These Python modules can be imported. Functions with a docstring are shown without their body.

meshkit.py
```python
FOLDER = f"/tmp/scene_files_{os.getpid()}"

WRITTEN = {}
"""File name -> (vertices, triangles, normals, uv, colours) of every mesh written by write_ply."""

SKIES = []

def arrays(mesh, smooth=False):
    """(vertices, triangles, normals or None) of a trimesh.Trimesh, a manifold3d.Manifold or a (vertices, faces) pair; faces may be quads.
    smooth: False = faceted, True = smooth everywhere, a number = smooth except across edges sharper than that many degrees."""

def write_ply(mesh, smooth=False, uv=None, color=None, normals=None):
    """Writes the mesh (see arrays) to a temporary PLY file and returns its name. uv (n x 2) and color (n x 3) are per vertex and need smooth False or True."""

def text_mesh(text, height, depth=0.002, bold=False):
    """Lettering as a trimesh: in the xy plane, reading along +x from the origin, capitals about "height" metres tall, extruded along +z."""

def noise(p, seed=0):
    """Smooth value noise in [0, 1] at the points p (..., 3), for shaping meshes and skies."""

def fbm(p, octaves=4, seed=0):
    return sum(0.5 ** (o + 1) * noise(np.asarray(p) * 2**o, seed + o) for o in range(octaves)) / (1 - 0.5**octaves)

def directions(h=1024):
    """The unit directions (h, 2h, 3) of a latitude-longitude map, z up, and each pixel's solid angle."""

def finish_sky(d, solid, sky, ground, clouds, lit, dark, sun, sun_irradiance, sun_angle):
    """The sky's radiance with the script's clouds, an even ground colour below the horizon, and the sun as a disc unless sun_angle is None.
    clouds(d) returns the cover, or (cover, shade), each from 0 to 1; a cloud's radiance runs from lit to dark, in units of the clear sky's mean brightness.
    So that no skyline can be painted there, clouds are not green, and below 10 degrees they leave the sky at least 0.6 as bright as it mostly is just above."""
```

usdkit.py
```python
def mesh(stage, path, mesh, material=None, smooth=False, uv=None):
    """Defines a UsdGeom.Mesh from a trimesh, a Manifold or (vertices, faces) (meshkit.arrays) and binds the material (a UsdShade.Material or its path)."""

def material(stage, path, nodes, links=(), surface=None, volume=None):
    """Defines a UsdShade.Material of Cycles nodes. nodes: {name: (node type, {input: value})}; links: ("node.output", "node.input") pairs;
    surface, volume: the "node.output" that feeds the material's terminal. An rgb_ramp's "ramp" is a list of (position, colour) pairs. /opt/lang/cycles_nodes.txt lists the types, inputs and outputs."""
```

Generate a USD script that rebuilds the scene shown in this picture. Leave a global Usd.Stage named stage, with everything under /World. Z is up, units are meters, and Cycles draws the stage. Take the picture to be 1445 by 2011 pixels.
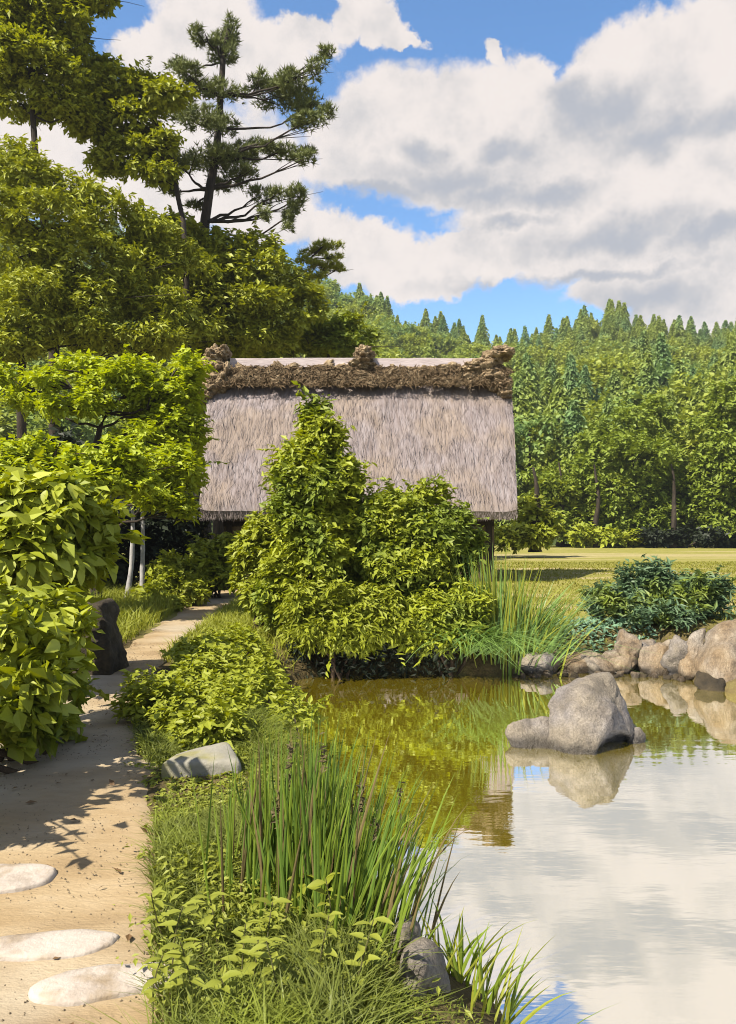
import math
import numpy as np, trimesh, shapely, manifold3d as m3
from shapely.geometry import Polygon, LineString
import usdkit
from meshkit import fbm, noise
from pxr import Usd, UsdGeom, UsdLux, UsdShade, Gf, Sdf, Vt

stage = Usd.Stage.CreateInMemory()
UsdGeom.SetStageUpAxis(stage, 'Z'); UsdGeom.SetStageMetersPerUnit(stage, 1.0)
world = UsdGeom.Xform.Define(stage, '/World'); stage.SetDefaultPrim(world.GetPrim())
UsdGeom.Scope.Define(stage, '/World/Looks')

# ------------------------------------------------------------------ camera, sky, sun, exposure
EYE, FPX, CX, HY = 1.65, 1500.0, 722.5, 1040.0       # eye height; the photograph's focal length, centre and eye level in its pixels
cam = UsdGeom.Camera.Define(stage, '/World/camera')
cam.AddTranslateOp().Set((0, 0, EYE)); cam.AddRotateXOp().Set(90.0)
cam.CreateHorizontalApertureAttr(24.0); cam.CreateFocalLengthAttr(24.0 * FPX / 1445)
cam.CreateVerticalApertureOffsetAttr(34.5 / 1445 * 24.0)
cam.CreateClippingRangeAttr((0.05, 5000.0))
cam.CreateExposureAttr(1.5)

SUN_EL = math.radians(49); SUN_AZ = math.atan2(-0.75, -0.66)     # azimuth = atan2(x, y) of the direction towards the sun
SD = np.array([math.sin(SUN_AZ) * math.cos(SUN_EL), math.cos(SUN_AZ) * math.cos(SUN_EL), math.sin(SUN_EL)])
sun = UsdLux.DistantLight.Define(stage, '/World/sun')
sun.CreateNormalizeAttr(True); sun.CreateIntensityAttr(1.15); sun.CreateAngleAttr(0.5); sun.CreateColorAttr((1.0, 0.91, 0.77))
zax = Gf.Vec3d(*map(float, SD)); xax = Gf.Cross(Gf.Vec3d(0, 0, 1), zax).GetNormalized(); yax = Gf.Cross(zax, xax)
sun.AddTransformOp().Set(Gf.Matrix4d(xax[0], xax[1], xax[2], 0, yax[0], yax[1], yax[2], 0, zax[0], zax[1], zax[2], 0, 0, 0, 0, 1))

SKY_STRENGTH, CLOUD = 0.088, 3.6
def sky_material():
    n, l = {}, []
    n['tc'] = ('texture_coordinate', {})
    n['sky'] = ('sky_texture', dict(sky_type='single_scattering', sun_disc=False, sun_elevation=SUN_EL, sun_rotation=SUN_AZ, altitude=100.0, air_density=1.0, aerosol_density=0.6, ozone_density=1.5))
    n['sep'] = ('separate_xyz', {}); l.append(('tc.generated', 'sep.vector'))
    n['az'] = ('math', dict(math_type='arctan2')); l += [('sep.x', 'az.value1'), ('sep.y', 'az.value2')]
    n['el'] = ('math', dict(math_type='arcsine')); l.append(('sep.z', 'el.value1'))
    n['ae'] = ('combine_xyz', {}); l += [('az.value', 'ae.x'), ('el.value', 'ae.y')]
    def add(name, kind, d, *links):
        n[name] = (kind, d); l.extend(links); return name
    add('w1', 'noise_texture', dict(scale=9.0, detail=6.0, roughness=0.62), ('tc.generated', 'w1.vector'))
    add('w1s', 'vector_math', dict(math_type='subtract', vector2=(0.5, 0.5, 0.5)), ('w1.color', 'w1s.vector1'))
    add('w1m', 'vector_math', dict(math_type='multiply', vector2=(0.13, 0.10, 0.0)), ('w1s.vector', 'w1m.vector1'))
    add('p', 'vector_math', dict(math_type='add'), ('ae.vector', 'p.vector1'), ('w1m.vector', 'p.vector2'))
    def blob_field(tag, blobs):
        last = None
        for i, (px, py, rx, ry) in enumerate(blobs):
            az = math.atan((px - CX) / FPX); el = math.atan((HY - py) / FPX * math.cos(az))
            r = (rx / FPX, ry / FPX)
            a = f'{tag}{i}'
            add(a + 's', 'vector_math', dict(math_type='subtract', vector2=(az, el, 0)), ('p.vector', a + 's.vector1'))
            add(a + 'm', 'vector_math', dict(math_type='multiply', vector2=(1 / r[0], 1 / r[1], 0)), (a + 's.vector', a + 'm.vector1'))
            add(a + 'l', 'vector_math', dict(math_type='length'), (a + 'm.vector', a + 'l.vector1'))
            add(a + 'd', 'math', dict(math_type='subtract', value1=1.3), (a + 'l.value', a + 'd.value2'))
            if last is None:
                last = a + 'd'
            else:
                add(a + 'x', 'math', dict(math_type='maximum'), (last + '.value', a + 'x.value1'), (a + 'd.value', a + 'x.value2')); last = a + 'x'
        return last
    cover = blob_field('c', [
        (410, 60, 105, 80), (300, 105, 72, 42), (470, 130, 170, 60), (600, 92, 90, 32), (690, 30, 40, 50), (750, 40, 40, 45), (780, 62, 40, 16), (240, 300, 330, 110),
        (400, 330, 220, 110), (520, 420, 120, 60),
        (830, 250, 170, 100), (760, 310, 165, 72), (985, 225, 115, 74), (960, 112, 26, 28), (1050, 180, 60, 60), (940, 320, 230, 80),
        (1230, 150, 100, 90), (1330, 90, 110, 70), (1420, 160, 130, 150), (1210, 270, 150, 110), (1310, 350, 240, 110), (1440, 420, 160, 130),
        (1110, 420, 230, 70), (1000, 480, 190, 32), (1250, 490, 220, 60), (1420, 580, 150, 90),
        (700, 500, 110, 50), (830, 535, 140, 42), (910, 515, 140, 36), (640, 450, 60, 40), (1250, 560, 120, 40),
        (1700, 300, 220, 260), (-200, 260, 200, 160), (2300, 420, 260, 160), (-900, 300, 260, 160)])
    grey = blob_field('g', [
        (740, 385, 150, 18), (880, 350, 180, 36), (1200, 232, 110, 42), (1150, 215, 45, 40), (1320, 265, 150, 36), (1060, 385, 110, 26),
        (1190, 465, 150, 32), (1010, 440, 80, 16), (1120, 545, 220, 14), (1400, 470, 120, 26), (1280, 590, 120, 40), (960, 380, 120, 26), (820, 300, 60, 30), (1000, 290, 60, 30)])
    # clouds beyond the frame
    add('gn', 'noise_texture', dict(scale=2.6, detail=7.0, roughness=0.58), ('tc.generated', 'gn.vector'))
    add('gnr', 'map_range', dict(from_min=0.44, from_max=0.60, to_min=0.0, to_max=1.0, clamp=True), ('gn.fac', 'gnr.value'))
    add('azabs', 'math', dict(math_type='absolute'), ('az.value', 'azabs.value1'))
    add('out1', 'map_range', dict(from_min=0.52, from_max=0.75, clamp=True), ('azabs.value', 'out1.value'))
    add('out2', 'map_range', dict(from_min=0.66, from_max=0.85, clamp=True), ('el.value', 'out2.value'))
    add('outm', 'math', dict(math_type='maximum'), ('out1.result', 'outm.value1'), ('out2.result', 'outm.value2'))
    add('outc', 'math', dict(math_type='multiply'), ('outm.value', 'outc.value1'), ('gnr.result', 'outc.value2'))
    add('f2', 'noise_texture', dict(scale=24.0, detail=6.0, roughness=0.6), ('tc.generated', 'f2.vector'))
    add('f2m', 'math', dict(math_type='multiply_add', value2=0.75, value3=-0.375), ('f2.fac', 'f2m.value1'))
    add('cn', 'math', dict(math_type='add'), (cover + '.value', 'cn.value1'), ('f2m.value', 'cn.value2'))
    add('cs', 'map_range', dict(range_type='smoothstep', from_min=0.14, from_max=0.46, clamp=True), ('cn.value', 'cs.value'))
    add('cf', 'math', dict(math_type='maximum'), ('cs.result', 'cf.value1'), ('outc.value', 'cf.value2'))
    add('gs0', 'math', dict(math_type='multiply_add', value2=2.0, value3=-1.0), ('f2.fac', 'gs0.value1'))
    add('gsn', 'math', dict(math_type='add'), (grey + '.value', 'gsn.value1'), ('gs0.value', 'gsn.value2'))
    add('gs', 'map_range', dict(range_type='smoothstep', from_min=-0.45, from_max=1.25, clamp=True), ('gsn.value', 'gs.value'))
    add('f3', 'noise_texture', dict(scale=13.0, detail=7.0, roughness=0.62), ('tc.generated', 'f3.vector'))
    add('f3r', 'map_range', dict(range_type='smoothstep', from_min=0.42, from_max=0.72, to_min=0.0, to_max=0.6, clamp=True), ('f3.fac', 'f3r.value'))
    add('gmax', 'math', dict(math_type='maximum'), ('gs.result', 'gmax.value1'), ('f3r.result', 'gmax.value2'))
    c = CLOUD
    add('cc', 'rgb_ramp', dict(ramp=[(0, (0.99 * c, 0.91 * c, 0.87 * c)), (0.4, (0.82 * c, 0.78 * c, 0.77 * c)), (0.7, (0.67 * c, 0.66 * c, 0.68 * c)), (1, (0.53 * c, 0.555 * c, 0.62 * c))]), ('gmax.value', 'cc.fac'))
    # a bluer, milder clear sky: saturation
    add('hs', 'hsv', dict(saturation=1.22, value=0.95), ('sky.color', 'hs.color'))
    add('mx', 'mix_color', dict(use_clamp=False), ('hs.color', 'mx.a'), ('cc.color', 'mx.b'), ('cf.value', 'mx.fac'))
    add('bg', 'background_shader', dict(strength=SKY_STRENGTH), ('mx.result', 'bg.color'))
    return usdkit.material(stage, '/World/Looks/sky_look', n, l, surface='bg.background')
dome = UsdLux.DomeLight.Define(stage, '/World/sky')
UsdShade.MaterialBindingAPI.Apply(dome.GetPrim()).Bind(sky_material())
dome.GetPrim().SetCustomDataByKey('kind', 'structure')
dome.GetPrim().SetCustomDataByKey('label', 'blue summer sky with white and grey billowing clouds')

# ------------------------------------------------------------------ helpers
def P(px, py, D):                                     # point at depth D that shows at the photograph's pixel
    return np.array([(px - CX) / FPX * D, D, EYE - (py - HY) / FPX * D])
def G(px, py, z=0.0):                                 # point of the level z that shows there
    return P(px, py, (EYE - z) * FPX / (py - HY))
_used = {}
def numbered(parent, name):
    k = _used.setdefault((parent, name), 0); _used[(parent, name)] = k + 1
    return f'{parent}/{name}' + (f'_{k:03d}' if k else '')
def keys(prim, label=None, cat=None, group=None, kind=None):
    for k, v in (('label', label), ('category', cat), ('group', group), ('kind', kind)):
        if v: prim.SetCustomDataByKey(k, v)
def cat_mesh(parts):
    vs, fs, n = [], [], 0
    for v, f in parts:
        vs.append(v); fs.append(np.asarray(f) + n); n += len(v)
    return np.vstack(vs), np.vstack(fs)
def as_vf(m):
    return (np.asarray(m[0], float), np.asarray(m[1])) if isinstance(m, tuple) else (np.array(m.vertices), np.array(m.faces))
class Thing:
    def __init__(s, name, label, cat, base, group=None, kind=None):
        s.path = numbered('/World', name); s.base = np.asarray(base, float)
        x = UsdGeom.Xform.Define(stage, s.path); x.AddTranslateOp().Set(Gf.Vec3d(*map(float, s.base)))
        keys(x.GetPrim(), label, cat, group, kind)
    def part(s, name, mesh, mat, smooth=False, parent=None, label=None, kind=None):
        v, f = as_vf(mesh)
        path = numbered(parent or s.path, name)
        m = usdkit.mesh(stage, path, (v - s.base, f), mat, smooth)
        keys(m.GetPrim(), label, None, None, kind)
        return path
def solo(name, mesh, mat, label, cat=None, kind=None, smooth=False, group=None):
    v, f = as_vf(mesh)
    m = usdkit.mesh(stage, numbered('/World', name), (v, f), mat, smooth); keys(m.GetPrim(), label, cat, group, kind)
    return m

def tube(pts, radii, sides=8, wob=0.0, seed=0):
    p = np.asarray(pts, float); radii = np.broadcast_to(np.asarray(radii, float), (len(p),))
    t = np.gradient(p, axis=0); t /= np.linalg.norm(t, axis=1, keepdims=True) + 1e-12
    a = np.cross(t, np.where(np.abs(t[:, 2:]) < 0.9, [0, 0, 1.0], [1.0, 0, 0])); a /= np.linalg.norm(a, axis=1, keepdims=True) + 1e-12
    b = np.cross(t, a); ang = np.arange(sides) * 2 * np.pi / sides
    off = np.cos(ang)[None, :, None] * a[:, None] + np.sin(ang)[None, :, None] * b[:, None]
    r = radii[:, None, None] * np.ones((1, sides, 1))
    if wob: r = r * (1 + wob * (noise((p[:, None] + off * 0.3) * 5, seed)[..., None] - 0.5))
    v = (p[:, None] + r * off).reshape(-1, 3)
    i, j = np.meshgrid(np.arange(len(p) - 1), np.arange(sides), indexing='ij')
    q = np.stack([i * sides + j, i * sides + (j + 1) % sides, (i + 1) * sides + (j + 1) % sides, (i + 1) * sides + j], -1).reshape(-1, 4)
    f = np.vstack([q[:, [0, 1, 2]], q[:, [0, 2, 3]]]); n = len(v)
    v = np.vstack([v, p[:1], p[-1:]]); k = np.arange(sides); last = (len(p) - 1) * sides
    f = np.vstack([f, np.stack([np.full(sides, n), (k + 1) % sides, k], 1), np.stack([np.full(sides, n + 1), last + k, last + (k + 1) % sides], 1)])
    return v, f
def spline(pts, n=12):
    p = np.asarray(pts, float)
    if len(p) < 3:
        return p[0] + np.linspace(0, 1, n)[:, None] * (p[-1] - p[0])
    from scipy.interpolate import PchipInterpolator
    s = np.r_[0, np.cumsum(np.linalg.norm(np.diff(p, axis=0), axis=1))]
    return PchipInterpolator(s, p)(np.linspace(0, s[-1], n))
def unit(v): return v / (np.linalg.norm(v, axis=-1, keepdims=True) + 1e-12)
def kites(rng, pos, nrm, size, width=0.5, fold=0.12, droop=0.3, tdir=None, vary=0.5):
    """leaves: two triangles each, folded along the midrib"""
    n = len(pos); nrm = unit(nrm)
    t = rng.normal(size=(n, 3)) if tdir is None else tdir + rng.normal(size=(n, 3)) * 0.35
    t[:, 2] -= droop
    t = unit(t - (t * nrm).sum(1, keepdims=True) * nrm); b = np.cross(nrm, t)
    L = (size * (1 + vary * (rng.random(n) - 0.5) * 2))[:, None] if np.ndim(size) == 0 else size[:, None]
    w = L * width * 0.5
    base = pos - t * L * 0.35
    v = np.stack([base, base + t * L * 0.42 + b * w + nrm * L * fold, base + t * L, base + t * L * 0.42 - b * w + nrm * L * fold], 1).reshape(-1, 3)
    k = np.arange(n)[:, None] * 4
    return v, np.vstack([k + [0, 2, 1], k + [0, 3, 2]])
def shell(rng, blobs, n, depth=0.25, rough=0.35, rfreq=1.6, seed=0, up=-1.0, lobes=7):
    """points near the surface of a lumpy union of ellipsoids, with outward normals"""
    blobs = np.asarray(blobs, float); C, R = blobs[:, :3], blobs[:, 3:6]
    if lobes:
        d = unit(rng.normal(size=(len(C), lobes, 3)) + [0, 0, 0.25]); s = rng.uniform(0.22, 0.48, (len(C), lobes, 1))
        CC = (C[:, None] + d * R[:, None] * rng.uniform(0.7, 1.0, (len(C), lobes, 1))).reshape(-1, 3); mean = R.mean(1)[:, None, None]
        RR = ((R[:, None] * 0.85 + mean * 0.15) * s * rng.uniform(0.75, 1.3, (len(C), lobes, 3))).reshape(-1, 3)
        C, R = np.vstack([C, CC]), np.vstack([R * 0.84, RR])
    area = (R[:, 0] * R[:, 1] + R[:, 1] * R[:, 2] + R[:, 0] * R[:, 2]); area = area / area.sum()
    outp, outn, have = [], [], 0
    while have < n:
        m = int(n * 1.7) + 50
        k = rng.choice(len(C), m, p=area); d = unit(rng.normal(size=(m, 3)))
        d = d[d[:, 2] > up]; k = k[:len(d)]; m = len(d)
        rr = 1 - depth * rng.random(m) ** 1.5
        p = C[k] + d * R[k] * rr[:, None]
        lump = noise(p * rfreq, seed + 3) * 0.65 + noise(p * rfreq * 2.7, seed + 4) * 0.35
        p = C[k] + d * R[k] * (rr * (1 - rough + 2 * rough * lump))[:, None]
        q = np.min([np.linalg.norm((p - c) / r, axis=1) + np.where(k == i, 9, 0) for i, (c, r) in enumerate(zip(C, R))], axis=0)
        ok = (q > 0.72) & (rng.random(m) < np.clip((lump - 0.22) * 3.2, 0.12, 1))
        outp.append(p[ok]); outn.append(unit(d / R[k])[ok]); have += ok.sum()
    return np.vstack(outp)[:n], np.vstack(outn)[:n]
def foliage(rng, blobs, n, size, width=0.5, depth=0.3, rough=0.35, rfreq=1.6, tilt=0.7, upb=0.45, droop=0.4, fold=0.12, seed=0, up=-1.0):
    k = 6                                               # leaves per sprig
    p, nn = shell(rng, blobs, max(n // k, 4), depth, rough, rfreq, seed, up)
    ax = unit(nn * 0.8 + rng.normal(size=nn.shape) * 0.55 * tilt + [0, 0, upb * 0.8 - droop * 0.45])
    pr = unit(np.cross(ax, rng.normal(size=ax.shape))); pr2 = np.cross(ax, pr)
    P_, N_, T_ = [], [], []
    for i in range(k):
        a = i * 2.4; q = pr * math.cos(a) + pr2 * math.sin(a); f = i / (k - 1)
        P_.append(p + ax * size * (1.9 * f - 0.9) + q * size * 0.22)
        T_.append(ax * (0.45 + 0.8 * f) + q * (1 - 0.5 * f)); N_.append(ax * 0.5 - q * 0.2 + rng.normal(size=ax.shape) * 0.4 + [0, 0, upb + 0.25])
    ns = max(len(p) // 45, 3); sel = rng.choice(len(p), ns, replace=False)      # longer shoots that break the outline
    sa = unit(nn[sel] * 0.6 + rng.normal(size=(ns, 3)) * 0.4 + [0, 0, 0.75 - droop * 0.6]); sl = (size * rng.uniform(2.0, 4.6, ns))[:, None]
    for i in range(11):
        f = (i + 1) / 11; q = unit(np.cross(sa, rng.normal(size=sa.shape)))
        P_.append(p[sel] + sa * sl * f - np.array([0, 0, 1.0]) * sl * 0.22 * f * f); T_.append(sa * 0.6 + q * (1 - 0.6 * f)); N_.append(sa * 0.3 + rng.normal(size=sa.shape) * 0.35 + [0, 0, 0.7])
    return kites(rng, np.vstack(P_), np.vstack(N_), size, width, fold, droop * 0.4, tdir=np.vstack(T_) * 1.3, vary=0.6)
def tufts(rng, pos, nrm, length, blades=9, width=0.09, spread=0.8):
    """needle tufts: narrow triangles fanning out of each point"""
    n = len(pos); pos = np.repeat(pos, blades, 0); nrm = np.repeat(nrm, blades, 0); m = len(pos)
    d = unit(nrm + rng.normal(size=(m, 3)) * spread); s = unit(np.cross(d, rng.normal(size=(m, 3))))
    L = (length * rng.uniform(0.6, 1.25, m))[:, None]
    v = np.stack([pos - s * L * width, pos + s * L * width, pos + d * L], 1).reshape(-1, 3)
    return v, np.arange(m * 3).reshape(-1, 3)
def blades_strip(base, lean, height, width, bend, rng, segs=5, twist=None):
    """one curved tapering blade"""
    t = np.linspace(0, 1, segs + 1)[:, None]
    lean = np.asarray(lean, float)
    p = base + t * [0, 0, height] + lean * (t + bend * t ** 2.2) * height - np.array([0, 0, 1.0]) * height * bend * 0.55 * t ** 3
    side = unit(np.cross(np.r_[lean[:2], 0.0] + 1e-6, [0, 0, 1.0])) if twist is None else np.array([math.cos(twist), math.sin(twist), 0])
    w = width * 0.5 * np.clip(np.minimum(1, 0.75 + t * 1.2) * (1 - t ** 2.5), 0.02, 1)
    nrm = unit(np.cross(side, [0, 0, 1.0]))
    v = np.stack([p - side * w, p + nrm * w * 0.35, p + side * w], 1).reshape(-1, 3)
    f = []
    for i in range(segs):
        a = i * 3
        f += [[a, a + 1, a + 4], [a, a + 4, a + 3], [a + 1, a + 2, a + 5], [a + 1, a + 5, a + 4]]
    return v, np.array(f)
def grass(rng, pts, height, width, lean=0.35, vary=0.5):
    """many cheap blades in one mesh: bent, three triangles each"""
    n = len(pts); h = (np.broadcast_to(height, (n,)) * (1 + vary * (rng.random(n) - 0.5) * 2))[:, None]
    a = rng.uniform(0, 2 * np.pi, n); s = np.stack([np.cos(a), np.sin(a), 0 * a], 1) * (np.broadcast_to(width, (n,)) * 0.5)[:, None]
    l = rng.normal(size=(n, 3)) * lean * h; l[:, 2] = 0
    mid = pts + l * 0.35 + [0, 0, 1] * h * 0.6; tip = pts + l + [0, 0, 1] * h * (1 - 0.25 * lean)
    v = np.stack([pts - s, pts + s, mid - s * 0.8, mid + s * 0.8, tip], 1).reshape(-1, 3)
    k = np.arange(n)[:, None] * 5
    return v, np.vstack([k + [0, 1, 3], k + [0, 3, 2], k + [2, 3, 4]])
def rock(points, seed=0, rough=0.06, freq=2.5, levels=3, smooth=2, carve=None):
    """angular stone: hull of given points, refined, softened and worn"""
    h = m3.Manifold.hull_points(np.asarray(points, np.float64))
    if carve is not None: h = h - m3.Manifold.hull_points(np.asarray(carve, np.float64))
    b = h.bounding_box(); ext = math.dist(b[:3], b[3:])
    g = h.refine_to_length(ext / (6 * 2 ** levels / 2)).to_mesh()
    m = trimesh.Trimesh(g.vert_properties[:, :3].astype(float), g.tri_verts); m.merge_vertices()
    trimesh.smoothing.filter_laplacian(m, lamb=0.5, iterations=smooth, volume_constraint=False)
    q = m.vertices / ext
    n = (fbm(q * freq * 3, 4, seed) - 0.5) * 2; r = np.abs(fbm(q * freq * 4 + 7, 3, seed + 9) - 0.5)
    m.vertices = m.vertices + m.vertex_normals * ((n * rough + np.minimum(r, 0.1) * rough * 2.5) * ext)[:, None]
    return m
def blob_rock(rng, c, r, seed=0, n=16, **k):
    d = unit(rng.normal(size=(n, 3))); return rock(np.asarray(c) + d * np.asarray(r) * rng.uniform(0.85, 1.1, (n, 1)), seed, **k)
def lump(c, r, seed=0, sub=3, rough=0.35, freq=2.0):
    m = trimesh.creation.icosphere(sub); v = m.vertices
    v = v * (1 + rough * (fbm(v * freq + seed * 3.7, 4, seed) - 0.5) * 2)[:, None] * np.asarray(r) + np.asarray(c)
    return v, np.array(m.faces)

# ------------------------------------------------------------------ materials
def L(name): return '/World/Looks/' + name
def leaf_mat(name, cols, trans=0.30, rough=0.55, patch=None, pscale=0.8, gain=1.9):
    """leaf colours differ leaf by leaf; patch: a second set that takes over in patches of the plant"""
    cols = [tuple(q * gain for q in c) for c in cols]; patch = patch and [tuple(q * gain for q in c) for c in patch]; st = np.linspace(0, 1, len(cols))
    n = {'g': ('geometry', {}), 'r': ('rgb_ramp', {'ramp': list(zip(st, cols))}), 'p': ('principled_bsdf', {'roughness': rough, 'specular_ior_level': 0.28}),
         't': ('translucent_bsdf', {}), 'm': ('mix_closure', {'fac': trans}), 'tc': ('hsv', {'saturation': 1.1, 'value': 1.25, 'hue': 0.49})}
    l = [('g.random_per_island', 'r.fac'), ('p.BSDF', 'm.closure1'), ('t.BSDF', 'm.closure2'), ('tc.color', 't.color')]
    src = 'r.color'
    if patch:
        n['r2'] = ('rgb_ramp', {'ramp': list(zip(np.linspace(0, 1, len(patch)), [tuple(c) for c in patch]))}); l.append(('g.random_per_island', 'r2.fac'))
        n['nz'] = ('noise_texture', {'scale': pscale, 'detail': 3.0}); l.append(('g.position', 'nz.vector'))
        n['mr'] = ('map_range', {'from_min': 0.48, 'from_max': 0.64, 'clamp': True}); l.append(('nz.fac', 'mr.value'))
        n['mc'] = ('mix_color', {}); l += [('mr.result', 'mc.fac'), ('r.color', 'mc.a'), ('r2.color', 'mc.b')]; src = 'mc.result'
    l += [(src, 'p.base_color'), (src, 'tc.color')]
    return usdkit.material(stage, L(name), n, l, surface='m.closure')
def noisy_mat(name, ramp, scale=4.0, detail=6.0, rough=0.85, bump=0.4, bscale=None, stretch=(1, 1, 1), dist=0.03, ramp2=None, scale2=1.0, mid=(0.42, 0.6), spec=0.3, gain=0.54, wet=None):
    sc = lambda r: r and [(a, tuple(q * gain for q in c)) for a, c in r]
    ramp, ramp2 = sc(ramp), sc(ramp2)
    n = {'g': ('geometry', {}), 'mp': ('mapping', {'scale': stretch}), 'n': ('noise_texture', {'scale': scale, 'detail': detail, 'roughness': 0.62}),
         'r': ('rgb_ramp', {'ramp': ramp}), 'b': ('bump', {'strength': bump, 'distance': dist}), 'p': ('principled_bsdf', {'roughness': rough, 'specular_ior_level': spec}),
         'nb': ('noise_texture', {'scale': bscale or scale * 3, 'detail': 8.0, 'roughness': 0.65})}
    l = [('g.position', 'mp.vector'), ('mp.vector', 'n.vector'), ('mp.vector', 'nb.vector'), ('n.fac', 'r.fac'), ('nb.fac', 'b.height'), ('b.normal', 'p.normal')]
    src = 'r.color'
    if ramp2:
        n['n2'] = ('noise_texture', {'scale': scale2, 'detail': 5.0}); l.append(('g.position', 'n2.vector'))
        n['r2'] = ('rgb_ramp', {'ramp': ramp2}); l.append(('n.fac', 'r2.fac'))
        n['mr'] = ('map_range', {'from_min': mid[0], 'from_max': mid[1], 'clamp': True}); l.append(('n2.fac', 'mr.value'))
        n['mc'] = ('mix_color', {}); l += [('mr.result', 'mc.fac'), ('r.color', 'mc.a'), ('r2.color', 'mc.b')]; src = 'mc.result'
    if wet is not None:
        n['sz'] = ('separate_xyz', {}); n['wn'] = ('noise_texture', {'scale': 6.0, 'detail': 4.0}); n['wa'] = ('math', {'math_type': 'multiply_add', 'value2': -0.16, 'value3': 0.08})
        n['wb'] = ('math', {'math_type': 'add'}); n['wr'] = ('map_range', {'from_min': wet + 0.05, 'from_max': wet + 0.13, 'to_min': 0.28, 'to_max': 1.0, 'clamp': True})
        n['sp'] = ('noise_texture', {'scale': 55.0, 'detail': 4.0, 'roughness': 0.7}); n['sr'] = ('map_range', {'from_min': 0.3, 'from_max': 0.7, 'to_min': 0.62, 'to_max': 1.25, 'clamp': True}); n['wm'] = ('math', {'math_type': 'multiply'})
        n['wc'] = ('vector_math', {'math_type': 'scale'}); n['rr'] = ('map_range', {'from_min': 0.28, 'from_max': 1.0, 'to_min': 0.3, 'to_max': rough, 'clamp': True})
        l += [('g.position', 'sz.vector'), ('g.position', 'wn.vector'), ('g.position', 'sp.vector'), ('wn.fac', 'wa.value1'), ('sz.z', 'wb.value1'), ('wa.value', 'wb.value2'), ('wb.value', 'wr.value'), ('sp.fac', 'sr.value'),
              ('wr.result', 'wm.value1'), ('sr.result', 'wm.value2'), (src, 'wc.vector1'), ('wm.value', 'wc.scale'), ('wr.result', 'rr.value'), ('rr.result', 'p.roughness')]; src = 'wc.vector'
    l.append((src, 'p.base_color'))
    return usdkit.material(stage, L(name), n, l, surface='p.BSDF')

Y1, Y2, Y3 = (0.26, 0.225, 0.008), (0.19, 0.18, 0.008), (0.11, 0.125, 0.010)
GR1, GR2, GR3 = (0.195, 0.215, 0.010), (0.13, 0.155, 0.010), (0.065, 0.085, 0.010)
OL1, OL2, OL3 = (0.255, 0.25, 0.010), (0.185, 0.19, 0.010), (0.095, 0.105, 0.010)
M = {}
M['shrub'] = leaf_mat('yellow_green_leaves', [Y3, Y2, Y1, Y2, GR2], patch=[GR3, Y3, GR1, GR2], pscale=1.1, gain=2.2)
M['shrub_yellow'] = leaf_mat('yellow_leaves', [Y3, Y2, Y1, (0.27, 0.24, 0.015), Y1], patch=[Y3, Y2, GR1], pscale=2.0)
M['shrub_green'] = leaf_mat('fresh_green_leaves', [GR3, GR2, GR1, (0.16, 0.20, 0.015)], patch=[Y3, Y2, Y1], pscale=1.2, gain=2.1)
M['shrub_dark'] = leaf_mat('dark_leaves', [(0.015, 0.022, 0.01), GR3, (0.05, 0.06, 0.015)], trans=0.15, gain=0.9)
M['big_leaf'] = leaf_mat('broad_leaves', [Y3, GR2, Y2, Y1, GR1], trans=0.3, rough=0.5, gain=2.2)
M['big_leaf_pale'] = leaf_mat('pale_broad_leaves', [(0.20, 0.22, 0.03), (0.24, 0.25, 0.025)], trans=0.3, rough=0.42)
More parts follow.
